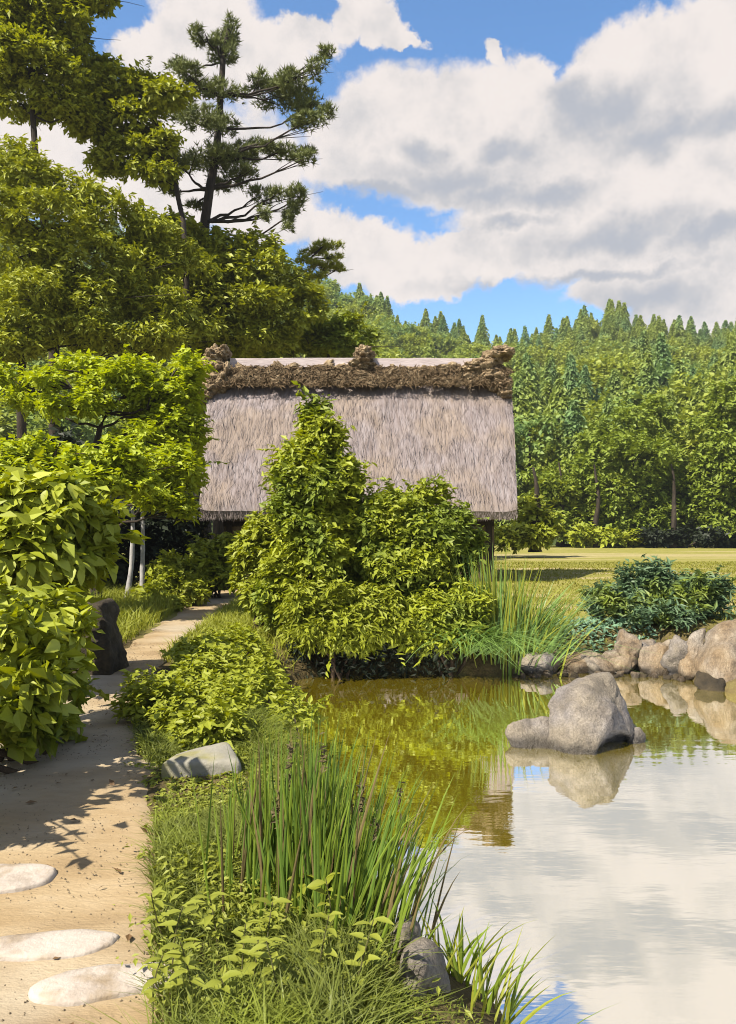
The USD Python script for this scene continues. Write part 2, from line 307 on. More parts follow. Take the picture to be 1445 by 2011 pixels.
M['olive'] = leaf_mat('olive_needles', [OL3, OL2, OL1, OL2], trans=0.22, patch=[OL3, Y3, Y2], pscale=0.5, gain=2.5)
M['olive_yellow'] = leaf_mat('olive_yellow_leaves', [OL3, OL2, OL1, Y2], trans=0.28, patch=[OL3, OL2, Y2], pscale=0.6, gain=2.5)
M['pine'] = leaf_mat('pine_needles', [(0.055, 0.065, 0.018), (0.10, 0.11, 0.022), (0.15, 0.155, 0.03)], trans=0.15, gain=2.2)
M['maple'] = leaf_mat('maple_leaves', [GR2, Y2, (0.19, 0.22, 0.015), Y1], trans=0.36, patch=[GR2, GR1, Y2], pscale=0.7, gain=2.2)
M['juniper'] = leaf_mat('juniper_sprays', [(0.035, 0.06, 0.028), (0.065, 0.10, 0.04), (0.11, 0.15, 0.055)], trans=0.12, patch=[GR3, GR2], pscale=2.0)
M['forest'] = leaf_mat('forest_leaves', [(0.17, 0.20, 0.03), (0.24, 0.26, 0.03), (0.31, 0.30, 0.03)], trans=0.35, patch=[(0.11, 0.17, 0.05), (0.17, 0.225, 0.055)], pscale=0.11, gain=1.35)
M['forest_conifer'] = leaf_mat('forest_needles', [(0.15, 0.19, 0.035), (0.21, 0.24, 0.04), (0.27, 0.275, 0.035)], trans=0.3, patch=[(0.10, 0.165, 0.06), (0.14, 0.20, 0.07)], pscale=0.11, gain=1.3)
M['edge_tree'] = leaf_mat('edge_tree_leaves', [GR3, (0.15, 0.15, 0.010), (0.23, 0.20, 0.010)], trans=0.28, patch=[GR3, GR2, GR1], pscale=0.22, gain=2.5)
M['reed'] = leaf_mat('reed_blades', [(0.07, 0.10, 0.012), (0.115, 0.14, 0.015), (0.19, 0.19, 0.025)], trans=0.3, rough=0.4)
M['reed_dark'] = leaf_mat('reed_blades_dark', [(0.045, 0.075, 0.012), (0.07, 0.105, 0.014)], trans=0.25, rough=0.4)
M['reed_dry'] = leaf_mat('dry_reed_blades', [(0.22, 0.17, 0.07), (0.30, 0.25, 0.11), (0.17, 0.15, 0.05)], trans=0.2, rough=0.6, gain=0.56)
M['reed_head'] = leaf_mat('reed_heads', [(0.16, 0.13, 0.06), (0.25, 0.20, 0.10)], trans=0.1, rough=0.8, gain=0.56)
M['grass'] = leaf_mat('grass_blades', [(0.10, 0.11, 0.012), (0.17, 0.165, 0.015), (0.24, 0.205, 0.03), (0.14, 0.15, 0.015)], trans=0.3)
M['bank_grass'] = leaf_mat('bank_blades', [(0.05, 0.06, 0.010), (0.12, 0.125, 0.013), (0.17, 0.165, 0.015), (0.25, 0.21, 0.06), (0.09, 0.11, 0.012)], trans=0.3, patch=[(0.07, 0.085, 0.01), (0.13, 0.13, 0.012), (0.20, 0.185, 0.014)], pscale=3.0, gain=2.2)
M['lawn'] = leaf_mat('lawn_blades', [(0.13, 0.13, 0.015), (0.19, 0.17, 0.025), (0.24, 0.20, 0.05)], trans=0.3, gain=1.3)
M['clump'] = leaf_mat('clump_blades', [(0.055, 0.09, 0.022), (0.10, 0.14, 0.028), (0.17, 0.195, 0.05)], trans=0.25, rough=0.38, gain=2.4)
M['herb'] = leaf_mat('herb_leaves', [(0.13, 0.145, 0.02), (0.20, 0.19, 0.025), (0.25, 0.225, 0.04), (0.10, 0.11, 0.015)], trans=0.32, patch=[Y3, Y2, OL1], pscale=1.6, gain=1.5)
M['bluish'] = leaf_mat('bluish_leaves', [(0.07, 0.12, 0.075), (0.12, 0.18, 0.11), (0.05, 0.09, 0.05)], trans=0.2)
M['dead_leaf'] = leaf_mat('fallen_leaf', [(0.12, 0.07, 0.03), (0.22, 0.15, 0.05), (0.28, 0.22, 0.05), (0.16, 0.14, 0.03)], trans=0.1, gain=0.9)
M['stem'] = noisy_mat('stems', [(0.3, (0.10, 0.11, 0.03)), (0.7, (0.17, 0.15, 0.05))], 20)
M['bark'] = noisy_mat('dark_bark', [(0.3, (0.018, 0.014, 0.01)), (0.55, (0.05, 0.036, 0.024)), (0.8, (0.10, 0.075, 0.05))], 9, stretch=(1, 1, 0.25), bump=0.8)
M['bark_brown'] = noisy_mat('brown_bark', [(0.3, (0.04, 0.025, 0.014)), (0.6, (0.10, 0.065, 0.035)), (0.8, (0.16, 0.11, 0.06))], 9, stretch=(1, 1, 0.25), bump=0.8)
M['bark_pale'] = noisy_mat('pale_bark', [(0.25, (0.12, 0.11, 0.11)), (0.42, (0.38, 0.37, 0.37)), (0.7, (0.55, 0.53, 0.50))], 7, stretch=(1, 1, 0.6), bump=0.3)
M['rock'] = noisy_mat('grey_stone', [(0.25, (0.07, 0.06, 0.058)), (0.42, (0.19, 0.17, 0.16)), (0.6, (0.28, 0.255, 0.24)), (0.8, (0.42, 0.39, 0.37))], 6, bump=1.0, bscale=22, dist=0.04,
                      ramp2=[(0.3, (0.20, 0.17, 0.13)), (0.7, (0.36, 0.31, 0.24))], scale2=2.2, wet=-0.35, gain=0.6)
M['rock_tan'] = noisy_mat('tan_stone', [(0.25, (0.07, 0.05, 0.03)), (0.45, (0.17, 0.12, 0.07)), (0.8, (0.31, 0.25, 0.17))], 5, stretch=(1.6, 1.6, 0.7), bump=1.0, bscale=18, dist=0.04,
                          ramp2=[(0.3, (0.12, 0.10, 0.08)), (0.7, (0.30, 0.27, 0.23))], scale2=1.3, wet=-0.35, gain=0.85)
M['rock_dark'] = noisy_mat('dark_mossy_stone', [(0.3, (0.022, 0.017, 0.010)), (0.55, (0.06, 0.045, 0.024)), (0.8, (0.12, 0.09, 0.05))], 5, bump=0.8, bscale=20, dist=0.05)
M['slab'] = noisy_mat('pale_slab_stone', [(0.3, (0.27, 0.26, 0.21)), (0.6, (0.38, 0.36, 0.30)), (0.8, (0.46, 0.44, 0.38))], 6, bump=0.35, bscale=30, ramp2=[(0.3, (0.25, 0.24, 0.10)), (0.7, (0.36, 0.33, 0.16))], scale2=5)
M['step'] = noisy_mat('stepping_stone', [(0.3, (0.36, 0.30, 0.24)), (0.5, (0.50, 0.44, 0.38)), (0.8, (0.56, 0.51, 0.45))], 7, bump=0.5, bscale=40, dist=0.015, ramp2=[(0.3, (0.30, 0.23, 0.15)), (0.7, (0.46, 0.38, 0.29))], scale2=9, mid=(0.5, 0.66), gain=0.62)
M['thatch'] = noisy_mat('weathered_thatch', [(0.28, (0.21, 0.165, 0.155)), (0.46, (0.30, 0.255, 0.255)), (0.6, (0.36, 0.315, 0.32)), (0.8, (0.46, 0.42, 0.42))], 3.2, stretch=(3.2, 0.45, 0.45), bump=0.55, bscale=26, dist=0.05,
                        ramp2=[(0.3, (0.27, 0.21, 0.165)), (0.6, (0.35, 0.285, 0.245)), (0.8, (0.41, 0.36, 0.33))], scale2=0.55, mid=(0.46, 0.56), gain=0.58)
M['straw'] = leaf_mat('loose_straws', [(0.30, 0.25, 0.235), (0.36, 0.31, 0.29), (0.42, 0.37, 0.355), (0.47, 0.43, 0.42)], trans=0.05, rough=0.8, gain=0.6)
M['ridge'] = noisy_mat('ridge_bark', [(0.3, (0.05, 0.034, 0.018)), (0.5, (0.16, 0.115, 0.065)), (0.65, (0.27, 0.21, 0.13)), (0.85, (0.38, 0.32, 0.23))], 5, bump=0.9, bscale=16, dist=0.06, gain=1.1)
M['ridge_bits'] = leaf_mat('ridge_bits', [(0.06, 0.04, 0.02), (0.15, 0.105, 0.055), (0.25, 0.19, 0.11), (0.10, 0.085, 0.04)], trans=0.05, rough=0.85, gain=1.5)
M['ridge_cap'] = noisy_mat('ridge_cap', [(0.3, (0.34, 0.29, 0.29)), (0.7, (0.50, 0.44, 0.44))], 4, stretch=(0.4, 3, 3), bump=0.5, gain=0.85)
M['timber'] = noisy_mat('dark_timber', [(0.3, (0.02, 0.015, 0.011)), (0.7, (0.06, 0.043, 0.03))], 6, stretch=(4, 4, 0.5), bump=0.5)
M['plaster'] = noisy_mat('brown_plaster', [(0.3, (0.16, 0.115, 0.065)), (0.7, (0.26, 0.20, 0.12))], 5, bump=0.4)
M['path'] = noisy_mat('trodden_earth', [(0.25, (0.30, 0.205, 0.105)), (0.45, (0.43, 0.31, 0.165)), (0.62, (0.52, 0.395, 0.23)), (0.8, (0.58, 0.47, 0.32))], 1.6, stretch=(0.8, 1.8, 1), bump=0.55, bscale=34, dist=0.02,
                      ramp2=[(0.3, (0.42, 0.34, 0.23)), (0.7, (0.58, 0.50, 0.37))], scale2=0.45, mid=(0.45, 0.58))
M['pebble'] = leaf_mat('path_grit', [(0.22, 0.17, 0.11), (0.36, 0.29, 0.20), (0.5, 0.43, 0.33), (0.28, 0.25, 0.22)], trans=0.0, rough=0.8, gain=0.56)
def ground_mat():
    n = {'g': ('geometry', {}), 's': ('separate_xyz', {}),
         'n1': ('noise_texture', {'scale': 2.2, 'detail': 8.0, 'roughness': 0.65}), 'n2': ('noise_texture', {'scale': 0.35, 'detail': 4.0}),
         'mp': ('mapping', {'scale': (0.06, 0.55, 0.0)}), 'n3': ('noise_texture', {'scale': 1.0, 'detail': 4.0, 'distortion': 0.2}), 'tr': ('math', {'math_type': 'subtract', 'value2': 43.0}), 'tra': ('math', {'math_type': 'absolute'}), 'trr': ('map_range', {'from_min': 1.0, 'from_max': 3.5, 'to_min': 0.6, 'to_max': 0.0, 'clamp': True}), 'trm': ('math', {'math_type': 'maximum'}),
         'lawn': ('rgb_ramp', {'ramp': [(0.3, (0.135, 0.135, 0.025)), (0.5, (0.175, 0.165, 0.04)), (0.7, (0.22, 0.195, 0.065))]}),
         'dry': ('rgb_ramp', {'ramp': [(0.3, (0.25, 0.20, 0.10)), (0.7, (0.31, 0.26, 0.155))]}),
         'soil': ('rgb_ramp', {'ramp': [(0.3, (0.035, 0.026, 0.014)), (0.6, (0.09, 0.07, 0.03)), (0.8, (0.13, 0.12, 0.04))]}),
         'st': ('map_range', {'from_min': 0.56, 'from_max': 0.66, 'clamp': True}), 'mxa': ('mix_color', {}), 'mxb': ('mix_color', {}),
         'yf': ('map_range', {'from_min': 11.2, 'from_max': 13.0, 'clamp': True}), 'b': ('bump', {'strength': 0.7, 'distance': 0.05}), 'nb': ('noise_texture', {'scale': 18.0, 'detail': 8.0}),
         'p': ('principled_bsdf', {'roughness': 0.95, 'specular_ior_level': 0.1})}
    l = [('g.position', 's.vector'), ('g.position', 'n1.vector'), ('g.position', 'n2.vector'), ('g.position', 'mp.vector'), ('mp.vector', 'n3.vector'), ('g.position', 'nb.vector'),
         ('n1.fac', 'lawn.fac'), ('n1.fac', 'dry.fac'), ('n1.fac', 'soil.fac'), ('n3.fac', 'st.value'), ('s.y', 'tr.value1'), ('tr.value', 'tra.value1'), ('tra.value', 'trr.value'), ('trr.result', 'trm.value1'), ('st.result', 'trm.value2'), ('trm.value', 'mxa.fac'), ('lawn.color', 'mxa.a'), ('dry.color', 'mxa.b'),
         ('s.y', 'yf.value'), ('yf.result', 'mxb.fac'), ('soil.color', 'mxb.a'), ('mxa.result', 'mxb.b'), ('mxb.result', 'p.base_color'), ('nb.fac', 'b.height'), ('b.normal', 'p.normal')]
    return usdkit.material(stage, L('ground_look'), n, l, surface='p.BSDF')
M['ground'] = ground_mat()
M['hill'] = noisy_mat('hill_ground', [(0.3, (0.03, 0.05, 0.012)), (0.7, (0.07, 0.10, 0.02))], 0.3)
def water_mat():
    n = {'g': ('geometry', {}), 'mp': ('mapping', {'scale': (0.8, 2.6, 1)}), 'n': ('noise_texture', {'scale': 2.6, 'detail': 3.0, 'roughness': 0.5}),
         'n2': ('noise_texture', {'scale': 14.0, 'detail': 2.0}), 'ad': ('math', {'math_type': 'multiply_add', 'value2': 0.12}),
         'b': ('bump', {'strength': 0.035, 'distance': 0.03}), 'd': ('diffuse_bsdf', {'color': (0.34, 0.26, 0.012)}), 'gl': ('glossy_bsdf', {'color': (0.95, 0.97, 1.0), 'roughness': 0.015}),
         'f': ('fresnel', {'IOR': 1.33}), 'mr': ('map_range', {'from_min': 0.02, 'from_max': 0.45, 'to_min': 0.86, 'to_max': 0.95, 'clamp': True}), 'm': ('mix_closure', {})}
    l = [('g.position', 'mp.vector'), ('mp.vector', 'n.vector'), ('mp.vector', 'n2.vector'), ('n2.fac', 'ad.value1'), ('n.fac', 'ad.value3'), ('ad.value', 'b.height'), ('b.normal', 'gl.normal'),
         ('f.fac', 'mr.value'), ('mr.result', 'm.fac'), ('d.BSDF', 'm.closure1'), ('gl.BSDF', 'm.closure2')]
    return usdkit.material(stage, L('pond_water'), n, l, surface='m.closure')
M['water'] = water_mat()

# ------------------------------------------------------------------ ground, pond, path
WL = -0.35
pond_px = [(985, 2035), (950, 1990), (880, 1975), (790, 1955), (765, 1890), (745, 1800), (715, 1700), (640, 1590), (555, 1490), (535, 1430), (530, 1385), (550, 1342), (640, 1322), (860, 1322), (960, 1328), (1050, 1318), (1120, 1309), (1240, 1306), (1335, 1312), (1375, 1345), (1445, 1362)]
pond_xy = [tuple(G(px, py, WL)[:2]) for px, py in pond_px] + [(5.6, 8.6), (6.8, 6.5), (6.6, 3.5), (4.6, 1.2), (1.9, 0.7), (0.75, 1.6)]
pond = Polygon(pond_xy).buffer(0.12).buffer(-0.12)
right_px = [(318, 1850), (312, 1700), (312, 1550), (285, 1450), (272, 1390), (300, 1330), (340, 1280), (390, 1240), (435, 1205), (482, 1170)]
left_px = [(398, 1165), (345, 1205), (262, 1260), (205, 1300), (130, 1345), (60, 1400), (0, 1450), (-130, 1550), (-260, 1700)]
path_poly = Polygon([(-0.3, -3)] + [(-0.52, 2.2)] + [tuple(G(*q)[:2]) for q in right_px] + [(-3.2, 22), (-4.2, 22)] + [tuple(G(*q)[:2]) for q in left_px] + [(-2.5, 2.2), (-2.6, -3)])
def sstep(x, a, b):
    t = np.clip((x - a) / (b - a), 0, 1); return t * t * (3 - 2 * t)
def ground_z(x, y):
    x, y = np.broadcast_arrays(np.asarray(x, float), np.asarray(y, float)); pt = shapely.points(x, y)
    sd = shapely.distance(pond, pt); inside = shapely.contains(pond, pt); db = shapely.distance(pond.exterior, pt); sd = np.where(inside, -db, sd)
    dp = shapely.distance(path_poly, pt)
    top = 0.20 * sstep(y, 10.9, 12.0) * sstep(x, 1.2, 2.8) + (noise(np.stack([x * 0.9, y * 0.9, 0 * x], -1), 5) - 0.5) * 0.10 * sstep(dp, 0.05, 0.8) * (1 - sstep(y, 20, 40))
    z = np.where(sd > 0, WL + (top - WL) * sstep(sd, -0.22, 0.42) , WL - 0.75 * sstep(-sd, -0.35, 1.2))
    edge = WL + (0 - WL) * sstep(np.zeros(1), -0.22, 0.42)[0]
    return np.where(sd > 0, z, np.minimum(z, WL - 0.02) * sstep(-sd, 0, 0.10) + edge * (1 - sstep(-sd, 0, 0.10)))
def axis(lo, hi, step, far):
    mid = np.arange(lo, hi, step); g = [0.0]; s = step
    while g[-1] < far: s *= 1.16; g.append(g[-1] + s)
    return np.r_[lo - np.array(g[1:])[::-1], mid, hi + np.array(g)]
gx, gy = axis(-5.0, 6.5, 0.085, 420), axis(0.5, 13.0, 0.085, 420)
X, Y = np.meshgrid(gx, gy); Z = ground_z(X, Y)
def grid_faces(nr, nc):
    i, j = np.meshgrid(np.arange(nr - 1), np.arange(nc - 1), indexing='ij'); a = i * nc + j
    q = np.stack([a, a + 1, a + nc + 1, a + nc], -1).reshape(-1, 4); return np.vstack([q[:, [0, 1, 2]], q[:, [0, 2, 3]]])
solo('ground', (np.stack([X, Y, Z], -1).reshape(-1, 3), grid_faces(*X.shape)), M['ground'], 'ground of dark garden soil by the pond and sunny yellow-green lawn beyond', kind='structure', smooth=True)
wp = pond.buffer(0.5, join_style=1)
wv, wf = trimesh.creation.triangulate_polygon(wp, engine='earcut')
solo('pond_water', (np.c_[wv, np.full(len(wv), WL)], wf), M['water'], 'still pond water mirroring clouds and green shrubs', kind='structure')
# the path: a fine sheet a little above the soil with a worn uneven edge
pxs, pys = np.arange(-4.6, 0.2, 0.055), np.r_[np.arange(-3, 10, 0.055), np.arange(10, 22, 0.12)]
PX, PY = np.meshgrid(pxs, pys); pts = shapely.points(PX, PY)
dd = np.where(shapely.contains(path_poly, pts), 1, -1) * shapely.distance(path_poly.exterior, pts) + (noise(np.stack([PX * 3, PY * 3, 0 * PX], -1), 8) - 0.5) * 0.16
PZ = ground_z(PX, PY) + 0.014 + 0.022 * (fbm(np.stack([PX * 1.7, PY * 1.7, 0 * PX], -1), 3, 2) - 0.5) * sstep(dd, 0, 0.25) - 0.035 * (1 - sstep(dd, -0.06, 0.06))
pf = grid_faces(*PX.shape); keep = (dd.ravel()[pf] > -0.06).all(1)
pm = trimesh.Trimesh(np.stack([PX, PY, PZ], -1).reshape(-1, 3), pf[keep], process=False); pm.remove_unreferenced_vertices()
solo('path', pm, M['path'], 'sandy earth garden path winding from the foreground to the thatched house', kind='structure', smooth=True)

# ------------------------------------------------------------------ hills with their forest
rx = np.array([-900, -300, 100, 400, 560, 690, 830, 960, 1030, 1110, 1210, 1300, 1445, 1700, 2300])
ry = np.array([520, 470, 420, 450, 505, 560, 620, 648, 650, 640, 612, 636, 648, 630, 660])
def hill_z(az, D):                                    # D: distance; rises from the edge of the lawn to the ridge
    px = CX + FPX * np.tan(np.clip(az, -1.0, 1.0)); yr = np.interp(px, rx, ry) + 78
    R = 185 + 25 * np.sin(az * 3 + 1)
    zr = EYE + (HY - yr) / FPX * R * np.cos(az)
    t = (D - 68) / (R - 68)
    up = np.where(t < 1, np.clip(t, -0.1, 1) ** 1 * (1 - 0.12 * np.sin(np.clip(t, 0, 1) * np.pi)), 1 - (t - 1) * 0.5)
    und = (noise(np.stack([az * 9, D / 22, 0 * D], -1), 3) - 0.5) * 5 * np.clip(t, 0, 1) * np.clip(1.1 - t, 0, 1) * 2
    return zr * up + und - 0.6
az, DD = np.meshgrid(np.linspace(-1.15, 1.15, 160), np.linspace(66, 330, 70))
hv = np.stack([np.sin(az) * DD, np.cos(az) * DD, hill_z(az, DD)], -1).reshape(-1, 3)
solo('hill', (hv, grid_faces(*az.shape)[:, ::-1]), M['hill'], 'green wooded hills closing the view behind the lawn', kind='structure', smooth=True)

def round_tree_mesh(rng, h, w, n, leaf, seed):
    blobs = []
    for k in range(9):
        a = rng.uniform(0, 6.28); q = rng.uniform(0.15, 0.6) * w / 2; z = rng.uniform(0.2, 0.85) * h
        s = rng.uniform(0.28, 0.5) * w / 2 * (1.25 - 0.6 * abs(z / h - 0.55))
        blobs.append((q * math.cos(a), q * math.sin(a), z, s * 1.2, s * 1.2, s))
    blobs.append((0, 0, h * 0.62, w * 0.3, w * 0.3, h * 0.36))
    return foliage(rng, blobs, n, leaf, width=0.75, depth=0.3, rough=0.4, rfreq=0.6, seed=seed)
def conifer_mesh(rng, h, w, n, leaf, seed):
    t = rng.random(n) ** 0.7; a = rng.uniform(0, 6.28, n); cx, sy = np.cos(a), np.sin(a)
    lum = noise(np.stack([cx * 2.2 + 5, sy * 2.2 + 5, t * 11 + a * 0.3], -1), seed) * 0.7 + noise(np.stack([cx * 5, sy * 5, t * 23], -1), seed + 1) * 0.3
    keep = rng.random(n) < np.clip((lum - 0.18) * 3.5, 0.1, 1); t, a, cx, sy, lum = t[keep], a[keep], cx[keep], sy[keep], lum[keep]; n = len(t)
    r = w / 2 * np.clip(t, 0.03, 1) ** 0.8 * (0.45 + 1.1 * lum) * rng.random(n) ** 0.4
    p = np.stack([cx * r + 0.15 * np.sin(t * 5 + seed), sy * r, h * (0.04 + 0.96 * (1 - t)) - r * 0.3], 1); d = np.stack([cx, sy, -0.3 + 0 * a], 1)
    nn = unit(np.stack([cx * 0.6, sy * 0.6, 0.8 + 0 * a], 1) + rng.normal(size=(n, 3)) * 0.55)
    return kites(rng, p, nn, leaf, 0.55, 0.1, 0.3, tdir=d)
rng = np.random.default_rng(11)
inst = UsdGeom.PointInstancer.Define(stage, '/World/forest')
keys(inst.GetPrim(), 'dense green forest of conifers and broadleaf trees covering the hills', None, None, 'stuff')
protos = []
for k in range(6):
    root = UsdGeom.Xform.Define(stage, f'/World/forest/tree_kind_{k:03d}' if k else '/World/forest/tree_kind')
    if k < 3: m = round_tree_mesh(rng, 7 + k, 6.0 + k * 0.5, 2600, 0.42, k)
    else: m = conifer_mesh(rng, 6.5 + k, 4.4 + 0.3 * k, 4600, 0.45, k)
    usdkit.mesh(stage, str(root.GetPath()) + '/crown', m, M['forest'] if k < 3 else M['forest_conifer'])
    usdkit.mesh(stage, str(root.GetPath()) + '/trunk', tube([[0, 0, -1], [0, 0, 3], [0, 0, 7]], [0.22, 0.17, 0.08], 6), M['bark'])
    protos.append(root.GetPath())
inst.CreatePrototypesRel().SetTargets(protos)
pos, ids = [], []
N = 3400
a = rng.uniform(-0.85, 0.85, N * 3); d = np.sqrt(rng.uniform(72 ** 2, 215 ** 2, N * 3))
cell = set()
for aa, q in zip(a, d):
    x, y = math.sin(aa) * q, math.cos(aa) * q; c = (round(x / 3.0), round(y / 3.0))
    if c in cell: continue
    cell.add(c); pos.append((x, y, float(hill_z(np.array(aa), np.array(q))) - 0.3))
    con = noise(np.array([x / 30, y / 30, 0]), 6) + 0.16 * (x > 15) + rng.normal() * 0.16 > 0.70
    ids.append(int(rng.integers(3, 6) if con else rng.integers(0, 3)))
    if len(pos) >= N: break
pos = np.array(pos); s = rng.uniform(0.65, 1.3, len(pos)); th = rng.uniform(0, 6.28, len(pos))
inst.CreatePositionsAttr(Vt.Vec3fArray.FromNumpy(pos.astype(np.float32))); inst.CreateProtoIndicesAttr(ids)
inst.CreateScalesAttr(Vt.Vec3fArray.FromNumpy(np.stack([s, s, s * rng.uniform(0.85, 1.2, len(s))], 1).astype(np.float32)))
inst.CreateOrientationsAttr([Gf.Quath(math.cos(t / 2), 0, 0, math.sin(t / 2)) for t in th])

# ------------------------------------------------------------------ trees
def pads_from(padlist, D):
    out = []
    for p in padlist:
        px, py, dD, rx, ry = p[:5]; d = D + dD; c = P(px, py, d); k = d / FPX
        out.append((c[0], c[1], c[2], rx * k, max(rx * k * 0.8, 0.5), ry * k))
    return out
def tree(name, label, D, trunk_px, r0, padlist, leaf, mat, n, size, bark='bark', cat='tree', width=0.5, seed=0, extra=None, rough=0.42, rfreq=1.2, depth=0.35, blades=8, group=None, upb=0.5, base_z=0.0):
    rng = np.random.default_rng(seed + 500)
    pts = [P(px, py, D) for px, py in trunk_px]; gp = np.array([pts[0][0], D, base_z - 0.15]); pts = [gp] + pts
    t = Thing(name, label, cat, (gp[0], gp[1], base_z), group)
    sp = spline(pts, 18); sp[1:, 1] += (noise(sp[1:] * 0.5, seed) - 0.5) * 0.5
    rr = r0 * (1 - 0.78 * np.linspace(0, 1, 18)); rr[0] *= 1.35
    t.part('trunk', tube(sp, rr, 10, 0.5, seed), M[bark], True)
    pads = pads_from(padlist, D)
    for b in pads:
        c = np.array(b[:3]); zz = c[2] - 0.25 * abs(c[0] - gp[0]) - b[5] * 0.4
        i = int(np.argmin(np.abs(sp[:, 2] - zz))); s0 = sp[i]
        if np.linalg.norm(c - s0) < 0.25: continue
        mid = (s0 + c) / 2 + [0, 0, -0.08 * np.linalg.norm(c - s0)] + rng.normal(size=3) * 0.1
        tip = c + (c - s0) * 0.04; q = spline([s0, mid, c, tip], 9); q[1:-1] += rng.normal(size=(7, 3)) * 0.035
        t.part('branch', tube(q, np.linspace(max(rr[i] * 0.42, 0.03), 0.012, 9), 6), M[bark], True)
        for _ in range(3):                              # twigs inside the pad
            e = c + rng.normal(size=3) * np.array(b[3:6]) * 0.7
            t.part('branch', tube(spline([q[5], (q[5] + e) / 2 + rng.normal(size=3) * 0.06, e], 5), np.linspace(0.022, 0.006, 5), 4), M[bark])
    if leaf == 'needle':
        p, nn = shell(rng, pads, n, 0.8, rough, rfreq, seed)
        m = tufts(rng, p, unit(nn * 0.6 + [0, 0, 0.7]), size, blades)
    else:
        m = foliage(rng, pads, n, size, width, depth, rough, rfreq, 0.8, upb, 0.4, seed=seed)
    t.part('crown', m, M[mat])
    return t
# far silhouette pine against the clouds
tree('pine_tree', 'tall open pine standing out against the clouds above the house', 30, [(398, 1000), (396, 600), (400, 470), (412, 380), (425, 300), (432, 200), (440, 120), (448, 60)], 0.36,
     [(440, 100, 0, 30, 38), (455, 70, .2, 16, 26), (452, 50, 0, 10, 14), (388, 70, -.5, 16, 12), (365, 142, -.6, 34, 16), (345, 130, .4, 22, 10), (395, 175, .5, 35, 18), (440, 185, 0, 40, 22), (515, 170, .8, 40, 15), (575, 165, 0, 50, 18), (620, 130, -.5, 26, 16), (640, 110, 0, 14, 10),
      (560, 195, 1, 60, 22), (610, 205, .3, 40, 16), (645, 220, 0, 22, 12), (600, 240, -.5, 40, 7), (400, 235, -.8, 55, 20), (350, 215, .5, 40, 22), (430, 250, .6, 40, 22), (420, 310, 0, 60, 24), (350, 320, -.5, 45, 20), (480, 310, .3, 30, 16), (500, 290, .8, 40, 10), (560, 300, .2, 50, 8), (600, 310, -.3, 22, 8), (480, 340, 0, 34, 12),
      (440, 362, 0.5, 40, 10), (510, 385, .5, 30, 14), (545, 380, 0, 40, 10), (585, 395, .3, 18, 24), (565, 430, 0.3, 12, 24), (520, 420, -.4, 14, 10), (330, 370, 0, 22, 7), (380, 405, .5, 30, 6)],
     'needle', 'pine', 6500, 0.22, blades=8, seed=1, rough=0.5, rfreq=2.2)
tree('pine_tree', 'thin dark pine trunk with yellow-green crown left of the silhouetted pine', 27, [(372, 1000), (366, 620), (362, 450), (348, 390), (343, 330), (300, 230), (260, 160)], 0.2,
     [(230, 165, 0, 50, 26), (285, 185, .5, 60, 32), (200, 200, 0, 50, 34), (330, 190, -.4, 35, 20), (260, 240, .3, 70, 30), (180, 250, 0, 50, 22), (240, 310, .5, 60, 26), (310, 290, 0, 50, 24), (190, 140, .4, 40, 16), (310, 345, 0, 40, 16)],
     'leaf', 'olive_yellow', 16000, 0.2, seed=2, width=0.55)
tree('leafy_tree', 'tall olive leafy tree filling the top left corner', 26, [(110, 900), (100, 560), (80, 380), (60, 200), (70, 60), (60, -60)], 0.24,
     [(30, 50, 0, 80, 60), (120, 40, .3, 60, 50), (60, 130, -.5, 90, 50), (135, 105, .5, 40, 45), (40, 200, .3, 60, 34), (120, 180, 0, 60, 40), (20, -40, 0, 90, 50), (110, -30, .4, 90, 40), (195, -10, 0, 40, 22), (150, 225, .3, 50, 22), (0, 120, .5, 60, 60)],
     'leaf', 'olive_yellow', 28000, 0.19, seed=3, width=0.55)
tree('pine_tree', 'broad dark pine on the left with layered olive boughs and bare dark trunk', 24, [(44, 1000), (42, 860), (46, 700), (60, 560), (50, 430), (60, 370)], 0.2,
     [(50, 350, 0, 70, 36), (10, 320, .6, 60, 30), (150, 380, .4, 60, 30), (190, 395, 0, 50, 22), (90, 430, -.5, 110, 44), (210, 450, .5, 80, 40), (290, 450, .7, 60, 34), (30, 490, .3, 90, 40), (150, 520, 0, 100, 42), (270, 530, .6, 90, 42), (340, 500, .9, 50, 30), (60, 580, -.4, 110, 40), (190, 600, .2, 110, 36), (310, 610, .8, 80, 36), (100, 650, 0, 120, 32), (250, 670, .6, 110, 24), (20, 680, -.3, 80, 26), (350, 650, 1.0, 60, 24)],
     'leaf', 'olive', 36000, 0.20, seed=4, width=0.4, rough=0.5)
tree('leafy_tree', 'rounded olive-brown tree behind the left end of the thatched roof', 29, [(430, 1000), (440, 700), (430, 560), (430, 480)], 0.3,
     [(330, 470, 0, 70, 32), (420, 490, .5, 60, 26), (500, 480, 0, 50, 18), (390, 540, -.6, 90, 44), (500, 540, 0, 70, 40), (560, 560, .5, 50, 36), (440, 600, -.6, 110, 46), (540, 620, 0, 70, 40), (600, 600, .5, 45, 34), (370, 640, -.5, 90, 50), (480, 660, 0, 110, 30), (300, 560, 0, 70, 60)],
     'leaf', 'olive', 24000, 0.22, seed=5, width=0.55)
tree('pine_tree', 'small flat-topped pine on the hill slope right of the olive tree', 33, [(608, 1000), (606, 620), (606, 520), (640, 480)], 0.16,
     [(640, 483, 0, 32, 5), (615, 496, .4, 24, 5), (655, 505, -.3, 20, 4), (600, 515, .2, 28, 6), (640, 522, 0, 36, 4), (665, 527, 0, 14, 4), (610, 545, 0, 40, 8)], 'needle', 'olive', 1300, 0.17, seed=6, blades=8)
